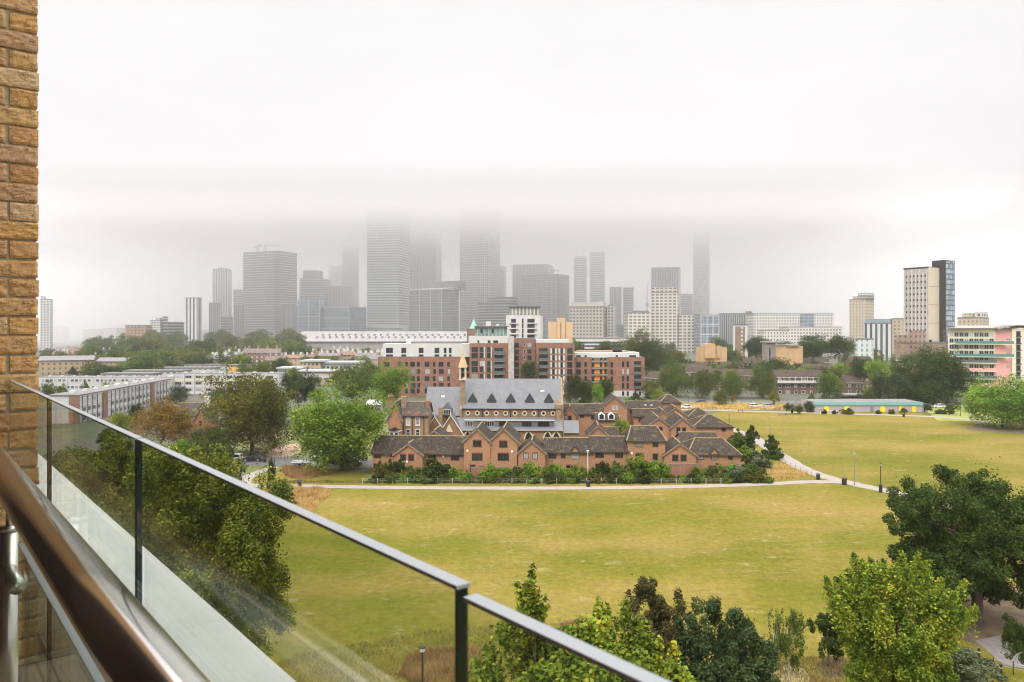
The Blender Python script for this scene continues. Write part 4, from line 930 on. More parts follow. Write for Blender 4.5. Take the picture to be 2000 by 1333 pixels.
r = house('r7', 'brick house with a wide brown roof ending the front row at right', 1345, 1446, 888, 857, 150, 12, 'hip',
      [(1369, 893, 11, 10, 2, 1), (1395, 893, 10, 11, 2, 1), (1426, 893, 8, 9, 2), (1393, 914, 12, 6, 2)], hipf=.55)
gablet(r, 1395, 887.5, 877, 17, 150)
house('r7b', 'upper step of the wide brown roof behind the right end house', 1334, 1402, 866, 846, 160, 9, 'side', [])
# second row
house('s1', 'left one of the twin brick gables in the second row', 1262, 1311, 834, 817, 176, 11, 'gable', [(1290, 838, 7, 6, 1)])
house('s2', 'right one of the twin brick gables in the second row, with two dark windows', 1310, 1356, 836, 817, 175, 11, 'gable', [(1325, 841, 7, 10, 1), (1336, 841, 7, 10, 1)], bell=[(1326, 849)])
house('s3', 'small left brick gable peeping above the second row twins', 1279, 1312, 817, 803, 192, 8, 'gable', [])
house('s4', 'small right brick gable peeping above the second row twins', 1298, 1342, 813, 797, 196, 8, 'gable', [])
house('s5', 'brick house with a tent-like hipped roof facing the park path', 1355, 1432, 834, 811, 178, 11, 'hip', [(1413, 838, 8, 9, 1)], hipf=.12)
house('s6', 'small brick house with a pyramid roof behind the tent-roofed one', 1344, 1394, 815, 797, 200, 9, 'hip', [], hipf=.04)
house('s7', 'small flat-fronted brick gable and roof in the courtyard behind the front row', 1147, 1190, 852, 832, 166, 8, 'gable', [])
house('s7b', 'low brown roof touching the courtyard gable', 1186, 1208, 853, 836, 167, 7, 'side', [])
house('s8', 'long brown roofed brick house behind the church at right, with a gabled left end', 1103, 1178, 809, 790, 196, 9, 'side', [(1137, 813, 8, 6, 2), (1158, 816, 7, 6, 2)])
house('s8g', 'narrow brick gable with two windows right beside the church end', 1101, 1125, 809, 796, 194, 6, 'gable', [(1105, 816, 5, 8, 2, 1), (1113, 817, 6, 8, 2)])
r = house('s9', 'taller brick gable with one white-framed window rising behind the courtyard', 1179, 1221, 792, 775, 205, 10, 'gable', [(1201, 797, 11, 8, 4, 1), (1208, 815, 4, 7, 1)], frame=M_wfr)
house('s9b', 'low brown roof with two arched dormers in the courtyard', 1164, 1206, 822, 808, 192, 8, 'side', [], ridge=False)
for x in (1175, 1194):
    r = HOUSES['s9b']; D_ = 192; X = px(x, D_) - px(r['_xm'], D_); b = MB(); z = pz(820, D_); b.xprism([(X - .8, z), (X + .8, z), (X + .8, z + 1.1), (X, z + 1.8), (X - .8, z + 1.1)], -.1, 2, M_wfr); o = b.build('dormer', r)
    b = MB(); b.face([(X - .55, -.12, z + .15), (X + .55, -.12, z + .15), (X + .55, -.12, z + 1.05), (X, -.12, z + 1.5), (X - .55, -.12, z + 1.05)], M_pane); b.build('pane', o)
house('s10', 'brown roofed range with two roof lights linking the back gables', 1228, 1292, 800, 785, 212, 9, 'side', [])
house('s10b', 'lower brown roofed range in front of the one with roof lights', 1238, 1292, 814, 800, 204, 8, 'side', [(1250, 822, 5, 6, 1)])
house('s11', 'brick house with a small gable and white window at the back right', 1290, 1330, 787, 772, 218, 9, 'hip', [(1313, 793, 8, 8, 2, 1)], hipf=.2, frame=M_wfr)
for x in (1262, 1274):
    r = HOUSES['s10']; b = MB(); X = px(x, 214) - px(r['_xm'], 214); z = pz(792, 214); b.box(X - .3, X + .3, 1.6, 2.5, z, z + .12, M_alarm); b.build('roof_light', r)
# ---------------------------------------------------------------- church
M_sl = mat('church_slate', (.12, .125, .135), .6, var=.10, vs=.5); M_yst = mat('yellow_stock', (.29, .195, .115), .9, var=.25, vs=1.2)
M_cb = brickmat('church_brown_brick', (.20, .110, .06), (.27, .150, .08), (.3, .23, .16)); M_stone = mat('pale_stone_trim', (.62, .52, .38), .8, var=.15, vs=1.5)
DC = 185; ch = empty('church', (px(1000, DC), DC, 0), YAW * .6, 'long brown brick church with a grey slate roof, dark triangular dormers and small round windows', 'church')
def cx_(x, D=DC): return px(x, D)
def slatemat():
    m, N, L, P = nodemat('slate_courses')
    uvn = N.new('ShaderNodeUVMap'); s = N.new('ShaderNodeSeparateXYZ'); L.new(uvn.outputs[0], s.inputs[0])
    b = N.new('ShaderNodeTexBrick'); L.new(uvn.outputs[0], b.inputs['Vector']); b.inputs['Scale'].default_value = 1; b.inputs['Brick Width'].default_value = .3; b.inputs['Row Height'].default_value = .22
    b.inputs['Mortar Size'].default_value = .012; b.inputs['Color1'].default_value = (.115, .117, .126, 1); b.inputs['Color2'].default_value = (.155, .157, .167, 1); b.inputs['Mortar'].default_value = (.09, .09, .1, 1)
    k = rng_(N, L, noise(N, L, .5, 6, uvn.outputs[0], .7), .3, .7, .85, 1.12); kc = N.new('ShaderNodeCombineColor'); [L.new(k, kc.inputs[i]) for i in range(3)]
    L.new(mixc(N, L, 1., b.outputs[0], kc.outputs[0], 'MULTIPLY'), P.inputs['Base Color']); P.inputs['Roughness'].default_value = .6; return m
M_slt = slatemat()
xa, xb = px(901, DC), px(1096, DC); ze = pz(797, DC); zr = pz(741, DC + 7); dn = 14
b = MB(); b.yprism([(0, 0), (dn, 0), (dn, ze), (dn/2, zr - .1), (0, ze)], xa, xb, M_cb); b.build('wall', ch)
b = MB(); b.slab((xa, -.35, ze - .3), (xb, -.35, ze - .3), (xb, dn/2, zr), (xa, dn/2, zr), .18, M_slt, M_fascia); b.slab((xb, dn + .35, ze - .3), (xa, dn + .35, ze - .3), (xa, dn/2, zr), (xb, dn/2, zr), .18, M_slt, M_fascia); b.build('roof', ch)
for x in (xa - .35, xb + .001):   # coped gables
    b = MB(); b.yprism([(-.6, ze - .4), (dn/2, zr + .5), (dn + .6, ze - .4), (dn + .6, 0), (-.6, 0)], x, x + .45, M_yst); b.build('gable_wall', ch)
def on_roof(y): # height of the nave roof at depth y
    return ze + (zr - ze) * y / (dn / 2)
for x in (923, 960, 997, 1034, 1071):
    X = px(x, DC + 2.5); z0 = pz(788, DC + 1.5); y0 = (z0 - ze) / (zr - ze) * dn / 2 - .1; z1 = pz(767, DC + 3); y1 = (z1 - ze) / (zr - ze) * dn / 2 + .2
    a = 1.25; b = MB(); b.face([(X - a, y0, z0 + .5), (X, y0 + .15, z1), (X, y1, z1)], M_sl); b.face([(X + a, y0, z0 + .5), (X, y1, z1), (X, y0 + .15, z1)], M_sl)
    b.face([(X - a, y0, z0 + .5), (X, y1, z1), (X - a*.9, y0 + 1.0, z0 + .6)], M_sl); b.face([(X + a, y0, z0 + .5), (X + a*.9, y0 + 1.0, z0 + .6), (X, y1, z1)], M_sl); o = b.build('dormer', ch)
    b = MB(); b.face([(X - a*.95, y0 - .02, z0 + .5), (X - a*.7, y0 - .02, z0), (X + a*.7, y0 - .02, z0), (X + a*.95, y0 - .02, z0 + .5), (X, y0 + .1, z1 - .15)], mat('lead_dark', (.035, .038, .042), .5)); b.build('louvre', o)
for x, y in ((1058, 765),): X = px(x, DC + 4); z = pz(y, DC + 3.6); yy = (z - ze) / (zr - ze) * dn / 2; b = MB(); b.box(X - .5, X + .5, yy - .35, yy + .1, z - .2, z + .35, M_alarm); b.build('roof_light', ch)
for i in range(10):       # round clerestory windows
    x = 913.5 + i * 18.5; X = px(x, DC); z = pz(807.5, DC); b = MB(); n = 16
    for j in range(n):
        t0, t1 = 2 * math.pi * j / n, 2 * math.pi * (j + 1) / n
        b.face([(X + .34 * math.cos(t0), -.05, z + .34 * math.sin(t0)), (X + .34 * math.cos(t1), -.05, z + .34 * math.sin(t1)), (X + .6 * math.cos(t1), -.05, z + .6 * math.sin(t1)), (X + .6 * math.cos(t0), -.05, z + .6 * math.sin(t0))][::-1], M_stone)
    o = b.build('round_window', ch); b = MB(); b.face([(X + .36 * math.cos(2 * math.pi * j / 8), -.02, z + .36 * math.sin(2 * math.pi * j / 8)) for j in range(8)][::-1], M_pane); b.build('pane', o)
for x in (942, 997, 1052): b = MB(); X = px(x, DC); b.box(X - .12, X + .12, -.25, -.001, pz(815, DC), ze - .3, M_dark); b.build('downpipe', ch)
# aisle
z1 = pz(816, DC - .1); z2 = pz(843, DC - 5.5); xl, xr = px(887, DC - 3), px(1100, DC - 3)
b = MB(); b.slab((xl, -5.6, z2), (xr, -5.6, z2), (xr, -.05, z1), (xl, -.05, z1), .15, M_slt, M_fascia); b.build('aisle_roof', ch)
b = MB(); b.yprism([(-5.3, 0), (-.02, 0), (-.02, z1 - .1), (-5.3, z2)], xl + .3, xr - .3, M_cb); b.build('aisle_wall', ch)
b = MB(); ya = -4.0; zA = z2 + (z1 - z2) * (1.6 / 5.5); zB = zA + 1.5; x0_, x1_ = px(909, DC - 4), px(1083, DC - 4)
b.yprism([(ya, zA), (ya + 3.6, zB - .1), (ya + 3.6, zB), (ya - .15, zB + .05), (ya, zB - .15)], x0_, x1_, M_sl); o = b.build('dormer', ch)
b = MB(); b.box(x0_ - .1, x1_ + .1, ya - .25, ya + .2, zB + .06, zB + .25, M_white); b.build('edge', o)
for x, w_, n_, c in ((919, 16, 5, 1), (957, 18, 4, 1), (983, 14, 2, 0), (1030, 18, 3, 0), (1063, 22, 2, 0)): win(ch, px(x, DC - 4), ya - .02, (zA + zB) / 2 + .05, w_ / F * 181, 1.1, n_, 1, M_wfr if c else M_dfr, M_pane)
for x in (915, 997, 1034, 1071, 1088):      # pointed stone arches low on the aisle wall
    X = px(x, DC - 5.3); b = MB(); z = pz(858, DC - 5.3); q = [(-1.1, 0), (-.95, .9), (-.55, 1.6), (0, 2.1), (.55, 1.6), (.95, .9), (1.1, 0)]; p2 = [(c * .72, d * .8) for c, d in q]
    for j in range(6): b.face([(X + q[j][0], -5.36, z + q[j][1]), (X + p2[j][0], -5.36, z + p2[j][1]), (X + p2[j+1][0], -5.36, z + p2[j+1][1]), (X + q[j+1][0], -5.36, z + q[j+1][1])], M_stone)
    o = b.build('arch', ch); b = MB(); b.face([(X + c, -5.33, z + d) for c, d in p2], M_pane); b.build('pane', o)
# chancel left, lower
zc = pz(757, DC + 6); zce = pz(811, DC); xl2 = px(829, DC)
b = MB(); b.yprism([(0.2, 0), (12, 0), (12, zce), (6, zc - .1), (.2, zce)], xl2, xa - .36, M_cb); b.build('chancel_wall', ch)
b = MB(); b.slab((xl2 - .2, -.2, zce - .3), (xa - .36, -.2, zce - .3), (xa - .36, 6, zc), (xl2 - .2, 6, zc), .16, M_slt, M_fascia); b.slab((xa - .36, 12.4, zce - .3), (xl2 - .2, 12.4, zce - .3), (xl2 - .2, 6, zc), (xa - .36, 6, zc), .16, M_slt, M_fascia); b.build('chancel_roof', ch)
X = px(864, DC + 4); z = pz(776, DC + 3.4); yy = (z - zce) / (zc - zce) * 6; b = MB(); b.box(X - .45, X + .45, yy - .35, yy + .1, z - .2, z + .3, M_alarm); b.build('roof_light', ch)
X = px(873, DC); b = MB(); zq = pz(811, DC); b.xprism([(X - 1.2, zq), (X + 1.2, zq), (X + 1.15, zq + 1.5), (X, zq + 2.9), (X - 1.15, zq + 1.5)], -.4, 2.5, M_sl); o = b.build('dormer', ch); win(o, X, -.41, zq + .75, 1.6, 1.1, 4, 1, M_wfr)
for x, yt_ in ((850, 818), (882, 815)):       # steep brick gables with stone copings in front of the chancel
    X = px(x, DC - 6); zt, zb = pz(yt_, DC - 6), pz(848, DC - 6); a = 2.7; b = MB(); b.xprism([(X - a, 0), (X + a, 0), (X + a, zb), (X, zt), (X - a, zb)], -6, -.3, M_cb); o = b.build('side_gable', ch)
    b = MB(); b.slab((X + a + .3, -6.0, zb - .3), (X + a + .3, -.1, zb - .3), (X, -.1, zt + .1), (X, -6.0, zt + .1), .15, M_sl); b.slab((X - a - .3, -.1, zb - .3), (X - a - .3, -6., zb - .3), (X, -6., zt + .1), (X, -.1, zt + .1), .15, M_sl); b.build('roof', o)
    b = MB(); b.tube([(X - a - .35, -6.1, zb - .4), (X, -6.1, zt + .3), (X + a + .35, -6.1, zb - .4)], .17, M_stone, 5); b.tube([(X, -6.1, zt + .3), (X, -6.1, zt + 1.1)], [.16, .05], M_stone, 5); b.build('coping', o)
X = px(878, DC - 7); b = MB(); z = pz(840, DC - 7); b.face([(X - .9, -6.05, z - .7), (X + .9, -6.05, z - .7), (X, -6.05, z + 1.2)], M_stone); b.build('trefoil_window', ch)
X = px(861, DC - 3); b = MB(); b.box(X - .45, X + .45, -3.5, -2.6, pz(825, DC), pz(796, DC - 3), M_yst); b.build('chimney', ch)
# bell turret with open arches and stone spire
X = px(903, DC); b = MB(); zt0 = pz(741, DC); b.box(X - .55, X + .55, .3, 1.5, 0, zt0, M_yst); b.build('buttress', ch)
b = MB(); s_ = .8
for q in ((-s_, .1), (s_ - .3, .1), (-s_, 1.5), (s_ - .3, 1.5)): b.box(X + q[0], X + q[0] + .3, q[1], q[1] + .3, zt0 + .01, pz(719, DC), M_stone)
b.box(X - s_ - .15, X + s_ + .15, -.05, 1.95, pz(719, DC) + .001, pz(717, DC) , M_stone); b.box(X - s_ - .1, X + s_ + .1, 0, 1.9, zt0 - .3, zt0, M_stone); b.build('belfry', ch)
b = MB(); b.lathe([(1.15, pz(717, DC) + .01), (.62, pz(703, DC)), (.04, pz(680, DC))], mat('spire_stone', (.55, .38, .22), .85, var=.2, vs=2), 8, (X, .95)); b.build('spire', ch)
X = px(1091, DC); b = MB(); b.lathe([(.7, 0), (.7, pz(800, DC)), (.95, pz(797, DC)), (.95, pz(789, DC)), (.7, pz(788, DC)), (.55, pz(785, DC)), (.06, pz(778, DC))], M_yst, 8, (X, -.8)); b.build('turret', ch)
b = MB(); X0 = px(1101, DC); b.yprism([(-5.5, 0), (-3, 0), (-3, 7.), (-5.5, 4.6)], X0, X0 + 3.2, M_yst); b.slab((X0 - .1, -6, 4.7), (X0 + 3.4, -6, 4.7), (X0 + 3.4, -2.8, 7.3), (X0 - .1, -2.8, 7.3), .12, M_sl); b.build('porch', ch)
# ---------------------------------------------------------------- tall old houses left of the church
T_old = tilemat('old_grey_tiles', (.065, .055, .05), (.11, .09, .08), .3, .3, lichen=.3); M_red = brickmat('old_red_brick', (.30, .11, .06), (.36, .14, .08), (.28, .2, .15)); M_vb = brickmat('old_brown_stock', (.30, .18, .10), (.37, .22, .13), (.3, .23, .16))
DV = 176
r = house('v1', 'tall old brown brick house with sash windows, red chimneys and steep tiled roof', 782, 836, 812, 787, DV, 9, 'side', [], roof=T_old, wall=M_vb, name='old_house', yaw=0)
for x in (797, 816):
    for y in (823, 846): win(r, px(x, DV) - px(809, DV), -.01, pz(y, DV), .95, 1.7, 1, 2, M_wfr, M_pane if y > 830 else M_paneL, t=.14, sill=True)
    b = MB(); X = px(x, DV) - px(809, DV); z = pz(815, DV); b.box(X - .7, X + .7, -.08, -.002, z, z + .22, M_wfr); b.build('lintel', r)
    b = MB(); X = px(x, DV) - px(809, DV); z = pz(813, DV); b.xprism([(X - .75, z), (X + .75, z), (X + .5, z + .7), (X, z + 1.), (X - .5, z + .7)], -.15, .9, M_red); b.build('gablet', r)
for x, yt_, w_ in ((785, 777, 1.1), (832, 785, .8)): b = MB(); X = px(x, DV) - px(809, DV); b.box(X - w_/2, X + w_/2, 2.5, 4, pz(818, DV), pz(yt_, DV), M_red if x > 800 else M_yst); o = b.build('chimney', r)
for x in (788, 806, 828): b = MB(); X = px(x, DV) - px(809, DV); b.tube([(X, -.1, 0), (X, -.1, pz(813, DV))], .08, M_dark, 6); b.build('downpipe', r)
r = house('v2', 'steep brick gable end with a round-headed vent beside the bright green tree', 758, 784, 818, 788, DV - 2, 9, 'gable', [], roof=T_old, wall=brickmat('old_orange_brick', (.38, .17, .09), (.44, .21, .11), (.3, .22, .16)), name='old_house', yaw=0)
b = MB(); X = 0; b.prism([(X - 1.5, -.02), (X - 1, -1.1), (X + 1, -1.1), (X + 1.5, -.02)], 0, pz(840, DV), M_vb); o = b.build('bay', r)
b = MB(); b.prism([(X - 1.7, -.02), (X - 1.1, -1.3), (X + 1.1, -1.3), (X + 1.7, -.02)], pz(840, DV) + .01, pz(838.5, DV), M_wfr); b.lathe([(1.6, pz(838, DV)), (.3, pz(833, DV))], T_old, 6, (X, -.1)); b.build('roof', o)
for x in (-.55, .55): win(o, x, -1.11, pz(848, DV), .8, 1.6, 1, 2, M_wfr, M_pane, t=.16)
b = MB(); X = px(757, DV) - px(771, DV); b.box(X - .5, X + .5, 4, 5, pz(800, DV), pz(776, DV), M_red); b.box(X - .62, X + .62, 3.88, 5.12, pz(778, DV), pz(776, DV) + .1, M_red)
for q in (-.25, .25): b.tube([(X + q, 4.5, pz(776, DV)), (X + q, 4.5, pz(770, DV))], .15, M_red, 6)
b.build('chimney', r)
house('v3', 'small white-roofed shed roof showing behind the bright green tree', 715, 742, 792, 782, 235, 8, 'side', [], roof=mat('pale_metal_roof', (.40, .42, .44), .5), wall=mat('grey_shed_wall', (.3, .3, .3)), name='shed', cat='shed', yaw=0)
house('l1', 'old brick lodge with a slate roof and white chimney left of the dark plane tree', 335, 386, 812, 788, 205, 9, 'side', [], roof=T_old, wall=M_vb, name='lodge', yaw=0)
r = HOUSES['l1']; b = MB(); X = px(392, 205) - px(360.5, 205); b.box(X - .6, X + .6, 4, 5.2, 0, pz(779, 205), M_white); b.box(X - .7, X + .7, 3.9, 5.3, pz(779, 205) + .001, pz(777, 205), M_white); b.build('chimney', r)
house('l2', 'low brick lodge wing with a dark roof and white bargeboards by the trees', 378, 404, 822, 800, 198, 7, 'gable', [(391, 828, 5, 10, 1)], roof=T_old, wall=M_red, name='lodge', yaw=0)
# ---------------------------------------------------------------- trees
def crown_mesh(name, seed, n, leaf, dims, nl=14, lr=.42, stretch=1., m=None, droop=0., flat=.0, low=-.75, jit=.30, inner=.12, aspect=.55, updir=.35, sub=7, shoots=0):
    """leaf-shaped faces on clustered sprays over many lobes; dims = (rx, ry, rz); centre at the origin"""
    g = np.random.default_rng(seed); d = np.array(dims)
    c = g.normal(size=(nl, 3)); c /= np.linalg.norm(c, axis=1)[:, None]
    c *= g.uniform(.35, .78, (nl, 1)); c[:, 2] = np.where(c[:, 2] < low, c[:, 2] * .5, c[:, 2]); c[0] = 0
    R_ = lr * g.uniform(.7, 1.25, nl); R_[0] = lr * 1.5
    ns = nl * sub                                 # sprays: small clumps on each lobe
    li = g.integers(0, nl, ns); dr = g.normal(size=(ns, 3)); dr /= np.linalg.norm(dr, axis=1)[:, None]
    dr[:, 2] = np.where(dr[:, 2] < -.85, -dr[:, 2], dr[:, 2])
    sc_ = c[li] + dr * (R_[li] * g.uniform(.72, 1.0, ns))[:, None]; sr = lr * g.uniform(.24, .46, ns)
    w = sr ** 2; si = g.choice(ns, n, p=w / w.sum())
    u = g.normal(size=(n, 3)); u /= np.linalg.norm(u, axis=1)[:, None]
    rad = g.uniform(.35, 1.0, n) ** .6 * (1 + g.normal(size=n) * jit * .35)
    off = u * (sr[si] * rad)[:, None]; off[:, 2] *= stretch
    p = sc_[si] + off
    k = int(n * inner); p[:k] = c[g.integers(0, nl, k)] + g.normal(size=(k, 3)) * lr * .35
    if shoots:
        kk = n // 3; sb = g.normal(size=(shoots, 3)); sb /= np.linalg.norm(sb, axis=1)[:, None]; sb[:, 2] = np.abs(sb[:, 2]) * .8 + .1; sb *= g.uniform(.62, .85, (shoots, 1)); ii = g.integers(0, shoots, kk); tt = g.uniform(0, 1, kk)
        ln = g.uniform(.22, .42, shoots); w_ = (.075 * (1 - tt) + .015)[:, None]; sh = sb[ii] + np.stack([sb[ii, 0] * .25 * tt, sb[ii, 1] * .25 * tt, tt * ln[ii]], 1) + g.normal(size=(kk, 3)) * w_ * np.array([1, 1, .6]); p[-kk:] = sh
    q_ = np.percentile(np.abs(p), 98.5, axis=0); p = p / q_
    if flat: p[:, 2] = np.where(p[:, 2] < -flat, -flat + (p[:, 2] + flat) * .2, p[:, 2])
    p *= d
    nr = u * .55 + g.normal(size=(n, 3)) * .55; nr[:, 2] += updir; nr /= np.linalg.norm(nr, axis=1)[:, None]
    t = np.cross(nr, g.normal(size=(n, 3))); 
    if droop: t = t + np.array([0, 0, -droop]) * np.linalg.norm(t, axis=1)[:, None]
    t -= nr * np.sum(t * nr, axis=1)[:, None]; t /= np.linalg.norm(t, axis=1)[:, None]
    bt = np.cross(nr, t); L_ = leaf * g.uniform(.6, 1.25, n)[:, None]
    v = np.empty((n, 4, 3)); v[:, 0] = p - t * L_ * .5; v[:, 1] = p + bt * L_ * aspect * .5 - t * L_ * .05; v[:, 2] = p + t * L_ * .5; v[:, 3] = p - bt * L_ * aspect * .5 - t * L_ * .05
    v[:, 1] += nr * L_ * .12; v[:, 3] += nr * L_ * .12
    me = bpy.data.meshes.new(name); me.vertices.add(n * 4); me.vertices.foreach_set('co', v.reshape(-1))
    me.loops.add(n * 4); me.loops.foreach_set('vertex_index', np.arange(n * 4, dtype=np.int32))
    me.polygons.add(n); me.polygons.foreach_set('loop_start', np.arange(0, n * 4, 4, dtype=np.int32)); me.polygons.foreach_set('loop_total', np.full(n, 4, dtype=np.int32))
    me.materials.append(m); me.update(); me.validate(); return me
M_bark = mat('bark', (.10, .075, .055), .95, var=.4, vs=6.); M_birch = mat('birch_bark', (.42, .38, .32), .8, var=.4, vs=8.)
def trunk_mesh(name, seed, h, r0, hc, rx, rz, m=None, limbs=7):
    """tapered trunk from the ground into a crown centred at hc with limbs"""
    g = random.Random(seed); b = MB(); m = m or M_bark; top = Vector((g.uniform(-.1, .1) * rx, g.uniform(-.1, .1) * rx, hc + rz * .35))
    pts = [Vector((0, 0, -.1)), Vector((0, 0, .35)), Vector((g.uniform(-.1, .1), g.uniform(-.1, .1), hc * .45)), Vector((g.uniform(-.2, .2), g.uniform(-.2, .2), hc * .8)), top]
    b.tube(pts, [r0 * 1.5, r0 * 1.05, r0 * .85, r0 * .6, r0 * .12], m, 9)
    for i in range(limbs):
        a = i * 2.4 + g.uniform(-.4, .4); z = hc * g.uniform(.5, .95); e = Vector((math.cos(a) * rx * g.uniform(.5, .85), math.sin(a) * rx * g.uniform(.5, .85), hc + rz * g.uniform(-.35, .6)))
        s = Vector((0, 0, z)); mid = s.lerp(e, .5) + Vector((0, 0, g.uniform(.0, .12) * rz)); b.tube([s, mid, e], [r0 * .42, r0 * .24, r0 * .06], m, 6)
        e2 = mid + Vector((g.uniform(-1, 1) * rx * .35, g.uniform(-1, 1) * rx * .35, rz * .4)); b.tube([mid, e2], [r0 * .18, r0 * .04], m, 5)
    o = b.build(name, smooth=True); me = o.data; bpy.data.objects.remove(o); return me
L_dark = leafmat('leaf_dark', (.018, .034, .007), (.042, .068, .011), (.088, .122, .022))
L_mid = leafmat('leaf_mid', (.040, .064, .011), (.082, .118, .020), (.150, .195, .036))
L_brt = leafmat('leaf_bright', (.045, .090, .008), (.135, .225, .020), (.330, .430, .050))
L_olv = leafmat('leaf_olive', (.034, .050, .008), (.090, .110, .014), (.205, .215, .030), (.26, .24, .03), .3)
L_org = leafmat('leaf_autumn', (.085, .060, .012), (.190, .130, .022), (.330, .230, .040), (.35, .19, .04), .35)
L_yel = leafmat('leaf_yellow_green', (.055, .088, .010), (.150, .205, .020), (.350, .390, .050), (.42, .36, .03), .18)
L_lime = leafmat('leaf_lime', (.08, .12, .015), (.18, .25, .03), (.33, .40, .06))
L_blue = leafmat('leaf_blue_green', (.022, .036, .013), (.048, .072, .024), (.095, .130, .042))
L_con = leafmat('leaf_conifer', (.030, .034, .012), (.062, .062, .020), (.115, .105, .034), (.17, .10, .04), .25)
L_sil = leafmat('leaf_silver', (.060, .080, .040), (.12, .150, .075), (.22, .25, .13))
L_all = dict(dark=L_dark, mid=L_mid, brt=L_brt, olv=L_olv, org=L_org, yel=L_yel, lime=L_lime, blue=L_blue, con=L_con, sil=L_sil)
PR = {}
def proto(kind, col, v, n, leaf):
    """unit crown of radius 1 shared by copies that differ in size"""
    key = (kind, col, v, n)
    if key in PR: return PR[key]
    s = hash_(kind + col) + v; leaf *= 1.55
    kw = dict(round=dict(nl=16, lr=.55, inner=.14, sub=14), broad=dict(nl=34, lr=.42, inner=.18, sub=10), cone=dict(nl=16, lr=.3, stretch=1.2), ball=dict(nl=12, lr=.72, inner=.1, sub=18), feather=dict(nl=16, lr=.34, droop=1.2, stretch=1.4, jit=.8), bush=dict(nl=16, lr=.38))[kind]
    me = crown_mesh(kind + '_crown', s, n, leaf, (1, 1, 1), m=L_all[col], **kw)
    if kind == 'cone':
        co = np.empty(len(me.vertices) * 3); me.vertices.foreach_get('co', co); co = co.reshape(-1, 3); f = np.clip(1.05 - (co[:, 2] + 1) / 2, .05, 1)
        co[:, 0] *= f * 1.3; co[:, 1] *= f * 1.3; me.vertices.foreach_set('co', co.reshape(-1)); me.update()
    PR[key] = me; return me
def hash_(s): return sum((i + 1) * ord(c) for i, c in enumerate(s)) % 9973
TK = {}
GRP = {}
CN = dict(dark='dark green', mid='mid green', brt='bright green', olv='olive green', org='autumn orange', yel='yellow-green', lime='lime green', blue='blue-green', con='brownish', sil='silvery green')
def tree(label, x, yt, D, wp, hp, kind='round', col='mid', v=0, n=9000, leaf=.07, base=0., group=None, name='tree', cat='tree', bare=False):
    """crown centred on photo column x with its top at row yt; wp, hp crown width and height in photo pixels"""
    rx = wp / 2 / F * D; rz = hp / 2 / F * D; zt = pz(yt, D); hc = zt - rz; X = px(x, D)
    me = proto(kind, col, v, n, leaf)
    if cat in ('bush', 'hedge') or bare:
        o = link(name, me, None, (X, D, hc)); o.scale = (rx, rx * .9, rz); o.rotation_euler = (0, 0, rnd.uniform(0, 6.28) if kind != 'cone' else 0); tag(o, label, cat, group); GRP.setdefault(group, []).append((o, x, D, CN[col])); return o
    t = empty(name, (X, D, base), rnd.uniform(0, 6.28), label, cat, group); hc -= base; GRP.setdefault(group, []).append((t, x, D, CN[col]))
    k = (v % 3, 'b' if col == 'x' else 'a')
    if k not in TK: TK[k] = trunk_mesh('trunk', 40 + v, 2, .035, 1.0, .55, .6)
    o = link('trunk', TK[k], t); o.scale = (rx * 1.0, rx * 1.0, max(hc, .5))
    c = link('crown', me, t, (0, 0, hc)); c.scale = (rx, rx, rz); return t
rtr = random.Random(77)
